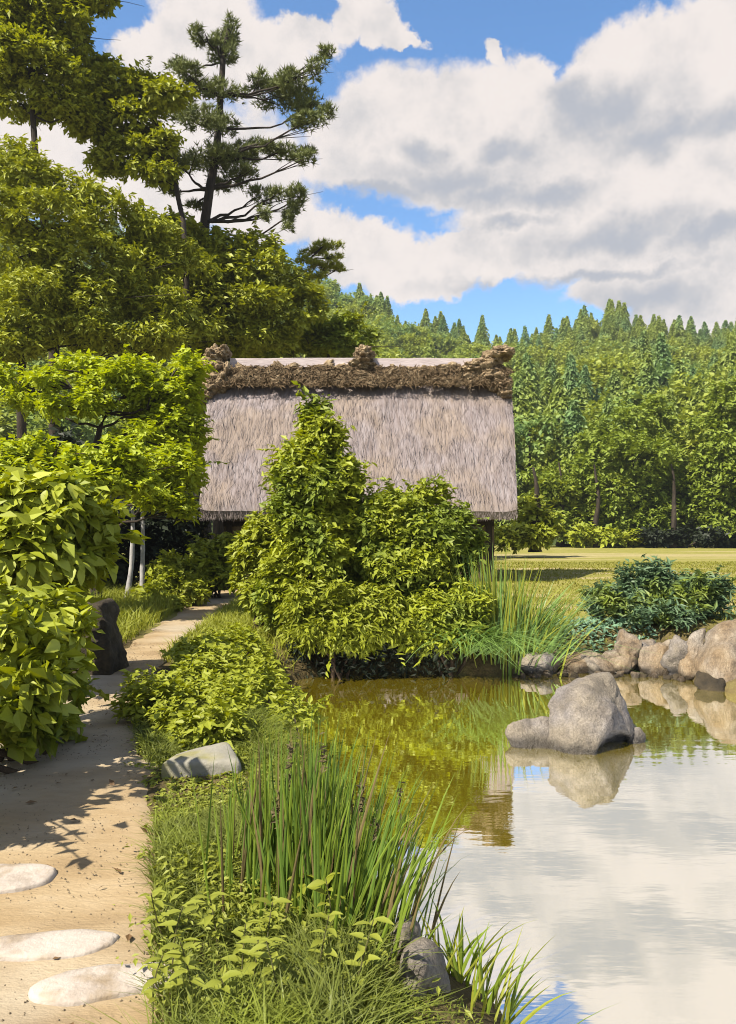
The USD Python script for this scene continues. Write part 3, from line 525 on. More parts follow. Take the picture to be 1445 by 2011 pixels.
tree('leafy_tree', 'light green treetop peeping over the roof ridge', 31, [(640, 1000), (640, 760), (650, 660)], 0.2,
     [(660, 640, 0, 55, 13), (700, 655, .5, 35, 14), (600, 662, .2, 60, 14), (540, 680, 0, 70, 16), (660, 680, 0, 80, 18), (480, 690, .3, 50, 14)], 'leaf', 'shrub_green', 7000, 0.22, seed=7, width=0.55)
tree('maple_tree', 'bright yellow-green maple with layered boughs left of the roof', 15.5, [(186, 1000), (186, 880), (200, 820), (250, 770), (300, 730)], 0.12,
     [(210, 750, 0, 60, 20), (280, 735, .3, 70, 24), (350, 730, .6, 50, 22), (180, 790, -.3, 40, 16), (330, 770, .3, 60, 26), (370, 790, .6, 30, 40), (380, 720, .4, 24, 24), (150, 720, .4, 60, 16), (30, 740, .5, 60, 20), (340, 900, -.5, 50, 24), (375, 930, -.4, 24, 30), (310, 980, -.6, 50, 18), (360, 1000, -.4, 34, 18), (290, 800, .7, 60, 22), (330, 840, .2, 55, 30), (375, 860, .5, 24, 40), (270, 850, -.3, 40, 18), (90, 745, -.5, 30, 16), (60, 790, .3, 50, 18), (115, 800, -.4, 50, 14)],
     'leaf', 'maple', 14000, 0.13, seed=8, width=0.6, rough=0.6, upb=0.7)
tree('maple_tree', 'low spreading maple with bright leaves over the shaded thicket', 13, [(106, 1010), (106, 900), (120, 870)], 0.09,
     [(40, 890, 0, 70, 22), (120, 905, .3, 70, 24), (200, 900, .5, 60, 22), (60, 935, -.4, 80, 24), (160, 945, 0, 70, 24), (260, 895, .6, 60, 22), (235, 950, .4, 70, 22), (0, 920, 0, 60, 30)],
     'leaf', 'maple', 8000, 0.135, seed=9, width=0.6, rough=0.6, upb=0.7, bark='bark_brown')
wt = tree('birch_tree', 'slender white-trunked tree leaning slightly beside the shaded path edge', 16.5, [(251, 1185), (258, 1110), (259, 1040), (258, 980), (275, 930), (300, 900)], 0.07,
     [(280, 920, 0, 60, 24), (330, 905, .4, 50, 24), (310, 945, 0, 50, 16), (365, 915, .4, 26, 36), (230, 935, -.3, 40, 16)],
     'leaf', 'maple', 5200, 0.14, bark='bark_pale', seed=10, width=0.6, upb=0.7)
tree('birch_tree', 'second pale slim trunk just right of the white one, more buff', 17.2, [(281, 1160), (281, 1080), (279, 1000), (276, 920), (290, 860)], 0.065,
     [(290, 880, 0, 60, 24), (340, 890, .4, 50, 24), (372, 900, .6, 24, 34), (250, 890, .2, 40, 18)], 'leaf', 'maple', 3500, 0.14, bark='bark_pale', seed=11, width=0.6, upb=0.7)
# right: the edge of the wood behind the lawn
def edge_tree(label, D, px, base_py, padlist, n, mat, seed, name='leafy_tree', size=0.5):
    z = EYE - (base_py - HY) / FPX * D
    return tree(name, label, D, [(px, base_py - 30), (px + 4, base_py - 90), (px - 3, base_py - 160)], 0.28, padlist, 'leaf', mat, n, size, seed=seed, width=0.6, rfreq=0.45, bark='bark', base_z=z)
edge_tree('big rounded yellow-green tree at the edge of the lawn', 64, 1245, 1066, [(1215, 850, 0, 60, 45), (1270, 830, 1, 50, 40), (1180, 890, 0, 60, 40), (1300, 870, 1, 35, 55), (1240, 900, -2, 80, 50), (1150, 930, 0, 50, 34), (1300, 930, 0, 40, 50), (1200, 960, -2, 60, 40), (1270, 970, -1, 40, 34), (1080, 940, 0, 45, 26), (1120, 960, 0, 50, 30), (1190, 1030, -1, 44, 30), (1250, 1035, -1.5, 44, 26), (1300, 1015, -1, 40, 36)], 17000, 'edge_tree', 21, size=0.38)
edge_tree('tall olive tree cut by the right frame edge', 62, 1425, 1068, [(1425, 790, 0, 40, 50), (1450, 840, 0, 50, 60), (1400, 870, 0, 40, 60), (1440, 920, -1, 60, 60), (1400, 960, 0, 40, 50), (1460, 990, 0, 60, 50), (1420, 1020, -1, 50, 34)], 12000, 'edge_tree', 22, size=0.38)
edge_tree('bushy tree between the big rounded tree and the right edge tree', 66, 1355, 1066, [(1345, 960, 0, 34, 40), (1330, 1000, -1, 40, 40), (1370, 1010, 0, 40, 40), (1345, 1040, -1, 50, 24)], 6000, 'edge_tree', 23, size=0.38)
edge_tree('small green tree with dark gap below, left of the big rounded tree', 63, 1100, 1068, [(1090, 960, 0, 40, 22), (1060, 985, 0, 30, 24), (1120, 1000, 1, 36, 26), (1170, 1010, 0, 40, 26), (1210, 1030, 0, 40, 26), (1100, 1035, -.5, 40, 26), (1145, 1040, -.5, 30, 20)], 6000, 'shrub_green', 24, size=0.36)
edge_tree('low yellow-green bush at the right end of the thatched roof', 40, 1050, 1078, [(1050, 1010, 0, 34, 26), (1025, 1030, 0, 26, 22), (1070, 1040, 0, 22, 26), (1000, 1055, -1, 30, 18), (1045, 1055, -1, 38, 16)], 3600, 'shrub_yellow', 25, 'bush', 0.3)
edge_tree('low bush under the small green tree at the lawn edge', 61, 1170, 1072, [(1140, 1052, 0, 32, 16), (1190, 1056, 0, 36, 14), (1240, 1056, 0, 30, 12)], 1500, 'shrub', 26, 'bush', 0.4)
edge_tree('low bush at the lawn edge under the right trees', 60, 1320, 1072, [(1290, 1056, 0, 30, 14), (1330, 1054, 0, 34, 15), (1390, 1056, 0, 40, 14), (1440, 1058, 0, 30, 12)], 1800, 'shrub_dark', 27, 'bush', 0.4)

# ------------------------------------------------------------------ the thatched house
def house():
    x0, x1 = -4.42, 3.92; y0, yr, y1 = 20.0, 23.2, 26.4; ze, zr = 2.25, 6.35
    t = Thing('thatched_house', 'small house with grey weathered thatched roof and mossy brown ridge', 'house', ((x0 + x1) / 2, yr, 0))
    nx, ns = 90, 46
    us = np.linspace(0, 1, ns)
    fy = y0 + (yr - y0) * us; fz = ze + (zr - ze) * us + 0.10 * np.sin(us * np.pi)
    prof = np.vstack([[(y0 + 0.55, ze - 0.05)], [(y0 + 0.12, ze - 0.33)], [(y0 - 0.04, ze - 0.12)], np.c_[fy, fz], np.c_[2 * yr - fy[::-1][1:], fz[::-1][1:]], [(y1 + 0.04, ze - 0.12)], [(y1 - 0.12, ze - 0.33)], [(y1 - 0.55, ze - 0.05)], [(yr, zr - 0.75)]])
    cen = np.array([yr, zr - 1.5]); xs = np.r_[x0, x0 + 0.05, x0 + 0.14, np.linspace(x0 + 0.3, x1 - 0.3, nx), x1 - 0.14, x1 - 0.05, x1]
    V = []
    for x in xs:
        e = min(x - x0, x1 - x); ins = 0.10 * (1 - min(e / 0.3, 1)) ** 2
        d = prof - cen; q = prof - unit(d) * ins
        xx = x + 0.225 * (x - (x0 + x1) / 2) / 4.2 * ((q[:, 1] - ze) / (zr - ze)) * 2
        V.append(np.c_[xx, q])
    V = np.array(V); n1, n2 = V.shape[:2]
    f = (fbm(V * [1.2, 1.2, 1.2], 4, 4) - 0.5); fine = noise(V * [9, 3.5, 3.5], 9) - 0.5
    nrm = np.zeros_like(V); nrm[..., 1] = np.where(V[..., 1] < yr, -0.81, 0.81); nrm[..., 2] = 0.58
    V = V + nrm * (f * 0.16 + fine * 0.022)[..., None]
    a, b = np.meshgrid(np.arange(n1 - 1), np.arange(n2), indexing='ij'); bn = (b + 1) % n2
    q = np.stack([a * n2 + b, (a + 1) * n2 + b, (a + 1) * n2 + bn, a * n2 + bn], -1).reshape(-1, 4)
    F = np.vstack([q[:, [0, 1, 2]], q[:, [0, 2, 3]]]); v = V.reshape(-1, 3)
    for k, fl in ((0, False), (n1 - 1, True)):
        tri = trimesh.creation.triangulate_polygon(Polygon(prof), engine='earcut')[1] if False else None
        c = np.arange(n2) + k * n2; v = np.vstack([v, v[c].mean(0)]); i = len(v) - 1
        tr = np.stack([np.full(n2, i), c, np.roll(c, -1)], 1); F = np.vstack([F, tr if fl else tr[:, ::-1]])
    roof = t.part('thatched_roof', (v, F), M['thatch'], 45)
    rg = np.random.default_rng(3)
    # loose straws lying down the slope and hanging at the eave
    n = 8000; sx = rg.uniform(x0 + 0.02, x1 - 0.02, n); u = rg.random(n); sl = unit(np.array([0, -(yr - y0), -(zr - ze)]))
    pz = np.interp(u, us, fz); p = np.c_[sx + 0.45 * (sx + 0.25) / 4.2 * u, np.interp(u, us, fy), pz] + np.array([0, -0.81, 0.58]) * rg.uniform(-0.01, 0.06, n)[:, None]
    p += np.array([0, -0.81, 0.58]) * ((fbm(p * 1.2, 4, 4) - 0.5) * 0.16)[:, None]
    d = np.tile(sl, (n, 1)) + np.c_[rg.normal(size=n) * 0.14, np.zeros(n), np.zeros(n)]
    m1 = kites(rg, p, np.tile([0, -0.81, 0.58], (n, 1)) + rg.normal(size=(n, 3)) * 0.25, rg.uniform(0.15, 0.6, n), 0.025, 0.01, 0.0, tdir=d * 6)
    n = 3800; sx = rg.uniform(x0, x1, n)
    p = np.c_[sx, np.full(n, y0 - 0.02) + rg.uniform(-0.02, 0.2, n), ze - 0.12 - rg.uniform(0, 0.2, n)]
    m2 = kites(rg, p, np.tile([0, -1, 0.2], (n, 1)) + rg.normal(size=(n, 3)) * 0.3, rg.uniform(0.06, 0.16, n), 0.08, 0.02, 0.0, tdir=np.tile(sl * 3, (n, 1)))
    t.part('loose_straw', cat_mesh([m1, m2]), M['straw'], parent=roof, kind='stuff')
    # ridge: lumpy bark-covered roll, clods, pale capping and three end and middle ornaments
    sx = np.linspace(x0 - 0.3, x1 + 0.25, 60)
    rgm = tube(np.c_[sx, np.full(60, yr), np.full(60, zr - 0.14)], 0.36, 14, 0.6, 4); 
    rv = rgm[0].copy(); rv[:, 1] = yr + (rv[:, 1] - yr) * 1.35; rid = t.part('ridge_roll', (rv, rgm[1]), M['ridge'], True)
    for k in range(170):
        x = rg.uniform(x0 - 0.2, x1 + 0.2); row = rg.uniform(0.3, 2.6)
        c = np.array([x, yr - 0.52 - 0.09 * row + rg.normal() * 0.03, zr + 0.22 - row * 0.24])
        cv, cf = lump((0, 0, 0), (rg.uniform(0.08, 0.30), rg.uniform(0.05, 0.11), rg.uniform(0.04, 0.12)), int(rg.integers(999)), 2, 0.6, 2.6)
        a = rg.normal() * 0.45; R = np.array([[math.cos(a), 0, math.sin(a)], [0, 1, 0], [-math.sin(a), 0, math.cos(a)]])
        t.part('ridge_clod', (cv @ R.T + c, cf), M['ridge'], False, parent=rid)
    n = 2600; p = np.c_[rg.uniform(x0 - 0.3, x1 + 0.3, n), np.full(n, yr - 0.66), zr + rg.uniform(-0.52, 0.14, n)]; p[:, 1] -= (zr + 0.3 - p[:, 2]) * 0.3
    t.part('ridge_straw', kites(rg, p, np.array([0, -1, 0.3]) + rg.normal(size=(n, 3)) * 0.6, rg.uniform(0.08, 0.26, n), 0.16, 0.03, 0.3, tdir=np.c_[rg.normal(size=n) * 2, -0.5 * np.ones(n), -np.ones(n)]), M['ridge_bits'], parent=rid, kind='stuff')
    cap = trimesh.creation.box((7.7, 0.95, 0.26)); cap = cap.subdivide().subdivide().subdivide()
    cv = cap.vertices + [(x0 + x1) / 2, yr - 0.02, zr + 0.27]; cv[:, 2] += (fbm(cv * 2, 3, 1) - 0.5) * 0.08
    t.part('ridge_cap', (cv, cap.faces), M['ridge_cap'])
    def orn(items, seed):
        parts = []
        for k, (px, py, rx, ry) in enumerate(items):
            c = P(px, py, yr - 0.40); kk = (yr - 0.40) / FPX
            parts.append(lump(c, (rx * kk, 0.48, ry * kk), seed + k, 4, 0.55, 2.4))
        o = t.part('ridge_ornament', cat_mesh(parts), M['ridge'], False)
        vv = np.vstack([v for v, f in parts]); q = vv[rg.choice(len(vv), 420)]; cc = vv.mean(0); dn = unit(q - cc)
        t.part('ornament_straw', kites(rg, q, dn + rg.normal(size=q.shape) * 0.5, rg.uniform(0.06, 0.2, 420), 0.14, 0.03, 0.1, tdir=dn * 0.4 + rg.normal(size=q.shape)), M['ridge_bits'], parent=o, kind='stuff')
    orn([(422, 700, 20, 18), (418, 728, 26, 26), (424, 756, 26, 22), (408, 778, 18, 14), (440, 694, 12, 14), (446, 740, 14, 26)], 31)
    orn([(984, 696, 24, 13), (966, 706, 22, 20), (958, 732, 28, 24), (976, 752, 24, 20), (988, 774, 16, 14), (934, 722, 26, 14)], 41)
    orn([(716, 697, 19, 15), (712, 716, 24, 14)], 51)
    # walls under the eaves
    wv = trimesh.creation.box((7.4, 4.6, 2.1)); wv.apply_translation(((x0 + x1) / 2, yr, 1.0)); t.part('wall', wv, M['plaster'])
    for sgn, gx_ in ((-1, x0 + 0.55), (1, x1 - 0.55)):
        pr = trimesh.creation.extrude_polygon(Polygon([(-2.3, 0), (2.3, 0), (0, 3.2)]), 0.1, engine='earcut'); pr.apply_transform(trimesh.transformations.rotation_matrix(math.pi / 2, [1, 0, 0])); pr.apply_transform(trimesh.transformations.rotation_matrix(math.pi / 2, [0, 0, 1])); pr.apply_translation((gx_, yr, 2.06)); t.part('gable', pr, M['timber'])
    for x in np.linspace(x0 + 0.62, x1 - 0.62, 6):
        b = trimesh.creation.box((0.16, 0.12, 2.1)); b.apply_translation((x, yr - 2.33, 1.0)); t.part('post', b, M['timber'])
    for z in (0.25, 1.1, 1.8):
        b = trimesh.creation.box((7.4, 0.06, 0.13)); b.apply_translation(((x0 + x1) / 2, yr - 2.335, z)); t.part('rail', b, M['timber'])
    return t
house()

# ------------------------------------------------------------------ shrubs
def shrub(name, label, blobs, n, size, mat, seed=0, width=0.5, stems=7, cat='shrub', tilt=0.8, droop=0.5, rough=0.38, rfreq=2.0, depth=0.35, up=-0.75, extra=None, upb=0.45, base=None):
    rng = np.random.default_rng(seed + 900); b = np.array(blobs, float)
    c = b[:, :2].mean(0) if base is None else np.array(base); z = float(ground_z(c[0], c[1]))
    t = Thing(name, label, cat, (c[0], c[1], z))
    for k in range(stems):
        q = b[k % len(b)]; e = q[:3] + rng.normal(size=3) * q[3:6] * 0.35
        s = np.array([c[0] + rng.normal() * 0.12, c[1] + rng.normal() * 0.12, z - 0.1])
        t.part('stem', tube(spline([s, (s * 0.6 + e * 0.4) + rng.normal(size=3) * 0.08 + [0, 0, 0.1], e], 8), np.linspace(0.03, 0.008, 8), 6), M['bark_brown'], True)
    m = foliage(rng, b, n, size, width, depth, rough, rfreq, tilt, upb, droop, seed=seed, up=up)
    inner = foliage(rng, np.c_[b[:, :3], b[:, 3:6] * 0.72], n // 4, size * 1.3, width, 0.5, rough, rfreq, tilt, upb, droop, seed=seed)
    t.part('foliage', cat_mesh([m, inner] + (extra or [])), M[mat])
    return t
def pb(px, py, D, rx, ry, ry_depth=None):              # an ellipsoid whose outline shows at this place in the picture
    c = P(px, py, D); k = D / FPX
    return (c[0], c[1], c[2], rx * k, (ry_depth if ry_depth else rx * k * 0.85), ry * k)
shrub('conical_shrub', 'tall conical shrub with pointed top standing before the thatched roof', [pb(620, 830, 11.3, 24, 50), pb(620, 880, 11.3, 55, 50), pb(605, 950, 11.2, 82, 60), pb(640, 960, 11.4, 70, 60), pb(600, 1030, 11.1, 80, 60), pb(660, 1040, 11.3, 60, 70), pb(590, 1110, 11.1, 85, 60), pb(640, 1180, 11.2, 110, 70), pb(560, 1190, 11.2, 70, 70)],
      26000, 0.10, 'shrub', 1, rough=0.5, base=(-0.85, 11.5))
shrub('leafy_shrub', 'bright green shrub right of the conical one with ragged upright top', [pb(780, 1010, 11.3, 60, 45), pb(830, 990, 11.4, 34, 45), pb(865, 985, 11.5, 18, 42), pb(745, 1040, 11.2, 50, 60), pb(880, 1040, 11.3, 44, 50), pb(830, 1060, 11.1, 80, 60), pb(780, 1110, 11.0, 90, 50), pb(890, 1110, 11.2, 50, 60), pb(840, 1170, 11.1, 80, 50), pb(925, 1090, 11.5, 22, 50)],
      17000, 0.095, 'shrub_green', 2, rough=0.52, base=(0.75, 11.5))
shrub('leafy_shrub', 'yellow-olive bush at the path end left of the conical shrub', [pb(500, 1080, 11.9, 44, 44), pb(480, 1110, 12.0, 30, 40), pb(530, 1120, 11.8, 40, 50), pb(510, 1165, 11.8, 36, 40), pb(525, 1050, 12.1, 36, 30)], 7500, 0.10, 'shrub_yellow', 3)
shrub('drooping_shrub', 'low sunlit yellow shrub drooping over the dark bank of the pond', [pb(620, 1195, 10.5, 60, 50), pb(700, 1200, 10.4, 70, 55), pb(660, 1245, 10.3, 90, 32), pb(770, 1225, 10.5, 60, 40), pb(590, 1240, 10.4, 36, 34)], 11000, 0.10, 'shrub_yellow', 4, rough=0.5, width=0.36, droop=1.2)
shrub('dark_shrub', 'darker shrub hanging over the water left of the arching grass', [pb(870, 1210, 10.6, 60, 44), pb(920, 1200, 10.7, 40, 50), pb(830, 1250, 10.5, 50, 26), pb(890, 1245, 10.4, 46, 24)], 6500, 0.10, 'shrub', 5, width=0.36, droop=0.9)
shrub('bank_bush', 'rounded yellow-green bush spilling between path and pond', [(-1.72, 9.2, 0.05, 0.75, 0.75, 0.40), (-1.62, 8.3, 0.0, 0.68, 0.7, 0.42), (-1.62, 7.4, -0.02, 0.62, 0.6, 0.38), (-1.25, 7.9, -0.12, 0.6, 0.8, 0.36), (-1.48, 6.7, -0.02, 0.62, 0.6, 0.38), (-1.1, 6.5, -0.12, 0.5, 0.6, 0.32), (-1.3, 6.0, -0.1, 0.5, 0.45, 0.3)], 15000, 0.075, 'shrub_yellow', 6, rough=0.3, rfreq=3.0, up=-0.3, upb=0.6, base=(-1.5, 7.8))
shrub('juniper', 'low spreading blue-green juniper above the stone edging', [pb(1265, 1145, 12.4, 50, 38), pb(1220, 1175, 12.2, 60, 28), pb(1310, 1165, 12.3, 70, 36), pb(1380, 1170, 12.5, 60, 32), pb(1180, 1195, 12.0, 40, 18), pb(1300, 1195, 12.0, 90, 24), pb(1390, 1195, 12.2, 44, 22)], 7000, 0.13, 'juniper', 7, width=0.28, droop=-0.5, tilt=1.2, rough=0.4, rfreq=3)
shrub('low_bush', 'olive bush at the far path bend under the left eave', [pb(410, 1100, 18.5, 36, 34), pb(450, 1090, 18.8, 34, 36), pb(380, 1130, 18, 40, 30), pb(440, 1135, 18.4, 34, 24)], 4500, 0.15, 'shrub_yellow', 8)
shrub('low_bush', 'yellow-green low bush left of the path at its far bend', [pb(340, 1150, 16.5, 40, 34), pb(310, 1180, 15.5, 44, 34), pb(370, 1165, 16.5, 34, 24), pb(330, 1120, 17.5, 34, 24)], 4500, 0.13, 'shrub_yellow', 9)
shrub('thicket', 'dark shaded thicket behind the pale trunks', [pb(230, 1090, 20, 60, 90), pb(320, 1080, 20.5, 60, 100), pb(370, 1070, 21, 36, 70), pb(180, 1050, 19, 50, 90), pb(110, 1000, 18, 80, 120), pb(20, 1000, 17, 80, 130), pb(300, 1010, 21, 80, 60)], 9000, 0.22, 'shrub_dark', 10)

# large-leaved bush at the left: each leaf a part
def big_leaf(rng, c, nrm, t, Lh, w):
    nrm = unit(nrm); t = unit(t - nrm * (t @ nrm)); b = np.cross(nrm, t)
    rows, v = [0, 0.18, 0.42, 0.7, 0.9, 1.0], []
    ws = [0.04, 0.62, 1.0, 0.72, 0.3, 0.0]
    for r, q in zip(rows, ws):
        p = c + t * Lh * r - nrm * Lh * 0.22 * r ** 2
        up = nrm * Lh * 0.09 * q
        v += [p - b * w * q / 2 + up, p, p + b * w * q / 2 + up]
    f = []
    for i in range(5):
        a = 3 * i
        f += [[a, a + 3, a + 1], [a + 1, a + 3, a + 4], [a + 1, a + 4, a + 2], [a + 2, a + 4, a + 5]]
    return np.array(v), np.array(f)
def leafy_bush(name, label, blobs, nbig, size, seed, nfill, shoots=(), mats=('big_leaf', 'big_leaf', 'big_leaf', 'big_leaf_pale')):
    rng = np.random.default_rng(seed); b = np.array(blobs); c = b[:, :2].mean(0)
    t = Thing(name, label, 'shrub', (c[0], c[1], 0))
    for k in range(9):
        q = b[k % len(b)]; e = q[:3] + rng.normal(size=3) * q[3:6] * 0.3; s = np.array([c[0] + rng.normal() * .2, c[1] + rng.normal() * .2, -0.1])
        t.part('stem', tube(spline([s, s * .5 + e * .5 + rng.normal(size=3) * .1, e], 8), np.linspace(0.028, 0.008, 8), 6), M['bark_brown'], True)
    t.part('inner_foliage', foliage(rng, np.c_[b[:, :3], b[:, 3:6] * 0.9], nfill, size * 0.8, 0.6, 0.7, 0.3, 2, 1.0, 0.3, 0.6, seed=seed), M['shrub'], kind='stuff')
    for k, (a, e, m) in enumerate(shoots):
        q = spline([a, (np.array(a) + e) / 2 + [0, 0, 0.12], e], 10); t.part('stem', tube(q, np.linspace(0.016, 0.004, 10), 5), M['bark_brown'], True)
        w = rng.uniform(0.25, 1, m); pc = np.array([np.interp(w, np.linspace(0, 1, 10), q[:, i]) for i in range(3)]).T
        t.part('shoot_foliage', kites(rng, pc + rng.normal(size=(m, 3)) * [0.16, 0.16, 0.10] * (m > 12), np.array([0, 0, 1.0]) + rng.normal(size=(m, 3)) * 0.45, 0.15 if m > 12 else 0.10, 0.5), M['big_leaf'], kind='stuff')
    p, nn = shell(rng, b, nbig * 3, 0.12, 0.25, 2.0, seed)
    vis = nn @ unit(np.array([0.45, -0.8, 0.35])) > -0.15; p, nn = p[vis][:nbig], nn[vis][:nbig]
    for q, d in zip(p, nn):
        nrm = unit(d * 0.7 + np.array([0, -0.15, 0.8]) + rng.normal(size=3) * 0.28); tt = d * 0.9 + np.array([0, 0, -0.35]) + rng.normal(size=3) * 0.4
        Lh = size * rng.uniform(0.7, 1.3)
        t.part('leaf', big_leaf(rng, q - unit(tt) * Lh * 0.3, nrm, tt, Lh, Lh * rng.uniform(0.48, 0.62)), M[mats[int(rng.integers(len(mats)))]], True)
    return t
leafy_bush('broadleaf_bush', 'large-leaved bush crowding the left side of the path in front of the dark rock', [pb(40, 1260, 5.6, 90, 70), pb(110, 1330, 5.9, 70, 60), pb(30, 1370, 5.3, 90, 60), pb(90, 1220, 6.2, 90, 60), (-2.75, 4.2, 0.6, 0.35, 0.5, 0.5), (-2.7, 3.9, 1.0, 0.3, 0.4, 0.3), pb(70, 1400, 5.5, 60, 36), pb(20, 1430, 5.3, 80, 30), pb(90, 1425, 5.9, 50, 24)], 285, 0.17, 61, 3600, [((-3.1, 4.6, 0.5), (-2.75, 4.1, 1.7), 120), ((-3.1, 4.6, 0.5), (-3.0, 3.7, 1.9), 130), ((-3.2, 4.9, 0.5), (-3.1, 5.0, 2.1), 40), ((-3.0, 4.4, 0.5), (-2.6, 3.6, 1.4), 60), ((-3.1, 4.4, 0.4), (-2.9, 3.2, 1.5), 50), ((-3.4, 6.0, 0.5), (-3.25, 6.2, 2.4), 50), ((-3.3, 5.6, 0.5), (-3.0, 5.2, 2.3), 40), ((-3.1, 5.0, 0.6), (-2.75, 4.6, 2.0), 60), ((-2.9, 4.4, 0.6), (-2.45, 4.1, 1.8), 130), ((-3.0, 4.6, 0.6), (-2.5, 4.3, 1.6), 60), ((-2.9, 4.4, 0.6), (-2.3, 4.0, 1.5), 50), ((-2.9, 4.1, 0.7), (-2.15, 3.05, 1.2), 9), ((-2.9, 4.2, 0.7), (-2.3, 3.3, 1.25), 14)])
leafy_bush('broadleaf_bush', 'taller broad-leaved bush behind, reaching up to the maple boughs', [pb(60, 1000, 7.6, 110, 70), pb(130, 1030, 7.9, 80, 60), pb(40, 1100, 7.2, 110, 70), pb(150, 1110, 7.8, 60, 70), pb(-20, 1060, 7.6, 60, 60), pb(110, 1160, 7.6, 80, 50)], 290, 0.19, 62, 5200)
rng = np.random.default_rng(5)
# dark rock under the bush
th = Thing('dark_rock', 'tall dark mossy rock at the path edge behind the large-leaved bush', 'rock', G(180, 1325))
c = G(178, 1325); q = 8.6 / FPX
pts = [(c[0] + dx * q, c[1] + dy, dz) for dx, dy, dz in [(-55, -.1, -.1), (-60, .5, -.1), (48, -.15, -.1), (50, .5, -.1), (-40, -.05, .35), (42, -.1, .3), (20, 0, .78), (-5, .1, .82), (28, .4, .8), (-45, .5, .6), (10, .5, .85), (36, 0.2, .55)]]
th.part('stone', rock(pts, 3, 0.05), M['rock_dark'], 50)
th = Thing('stump', 'short dark stump in the grass at the foot of the white trunk', 'stump', G(243, 1190))
c = G(243, 1190); th.part('wood', tube([c + [0, 0, -.1], c + [0, 0, .12], c + [0.01, 0, .3]], [0.08, 0.07, 0.06], 9, .4), M['bark'])

# ------------------------------------------------------------------ stones
def stone_thing(name, label, pts, mat, seed, cat='rock', **k):
    pts = np.asarray(pts, float); t = Thing(name, label, cat, (pts[:, 0].mean(), pts[:, 1].mean(), pts[:, 2].min()))
    t.part('stone', rock(pts, seed, **k), M[mat], 40); return t
c = G(1170, 1468, WL); k = c[1] / FPX
def bp(px, py, dy): return P(px, py, c[1] + dy)
stone_thing('boulder', 'large pale grey boulder standing in the pond', [bp(1078, 1475, 0), bp(1075, 1510, .2), bp(1080, 1410, .1), bp(1090, 1352, .25), bp(1084, 1366, .2), bp(1120, 1340, .2), bp(1192, 1327, .35), bp(1150, 1352, 0), bp(1208, 1352, .3), bp(1112, 1480, -.2), bp(1170, 1500, -.24), bp(1165, 1415, -.14), bp(1195, 1392, -.1), bp(1222, 1385, .2), bp(1245, 1415, .3), bp(1260, 1450, .4), bp(1262, 1505, .4), bp(1215, 1500, -.15), bp(1130, 1370, .9), bp(1215, 1390, .9), bp(1095, 1510, .9), bp(1250, 1505, .95)], 'rock', 4, rough=0.035, levels=4, smooth=1, freq=3.2,
            carve=[bp(1150, 1530, -.5), bp(1158, 1475, -.5), bp(1178, 1432, -.5), bp(1205, 1418, -.5), bp(1238, 1424, -.5), bp(1262, 1470, -.5), bp(1262, 1530, -.5), bp(1175, 1530, .22), bp(1180, 1472, .2), bp(1205, 1440, .12), bp(1232, 1440, .25), bp(1240, 1530, .35)])
stone_thing('boulder', 'low pale rock shelf touching the left foot of the pond boulder', [bp(990, 1440, .1), bp(1000, 1420, .1), bp(1040, 1410, .2), bp(1085, 1408, .2), bp(1090, 1480, -.05), bp(1040, 1475, -.05), bp(1005, 1465, 0), bp(1030, 1440, .45), bp(1085, 1440, .5), bp(1040, 1500, .2)], 'rock', 5, rough=0.03)
stone_thing('boulder', 'small round rock at the right foot of the pond boulder', [bp(1238, 1470, .1), bp(1240, 1432, .2), bp(1255, 1425, .2), bp(1266, 1440, .2), bp(1265, 1475, .15), bp(1250, 1490, .05), bp(1255, 1450, .5)], 'rock', 6, rough=0.03)
c = G(395, 1528); 
def sp_(px, py, dy): return P(px, py, c[1] + dy)
stone_thing('slab_stone', 'flat-topped pale grey block between the bank bush and the reeds', [sp_(318, 1528, 0), sp_(474, 1512, .05), sp_(316, 1500, .0), sp_(470, 1495, .05), sp_(350, 1478, .3), sp_(446, 1456, .34), sp_(474, 1505, .3), sp_(330, 1535, .4), sp_(455, 1530, .45), sp_(318, 1560, 0), sp_(474, 1545, .05)], 'slab', 7, 'stone', rough=0.012, smooth=1)
c = G(825, 1925, -0.25)
def rp(px, py, dy): return P(px, py, 2.72 + dy * 0.8)
stone_thing('shore_rock', 'grey angular rock at the near waterline beside the reeds', [rp(772, 1960, 0), rp(790, 1870, .0), rp(835, 1838, .1), rp(858, 1855, .1), rp(870, 1890, .15), rp(888, 1950, .1), rp(870, 1985, .1), rp(800, 1990, -.1), rp(830, 1900, -.12), rp(800, 1850, .4), rp(870, 1900, .45)], 'rock', 8, rough=0.03)
stone_thing('shore_rock', 'smaller pointed grey rock behind the near waterline rock', [rp(765, 1900, .35), rp(770, 1830, .35), rp(790, 1782, .4), rp(812, 1795, .4), rp(830, 1845, .4), rp(820, 1880, .3), rp(790, 1860, .2), rp(800, 1850, .75), rp(760, 1860, .6)], 'rock', 9, rough=0.03)
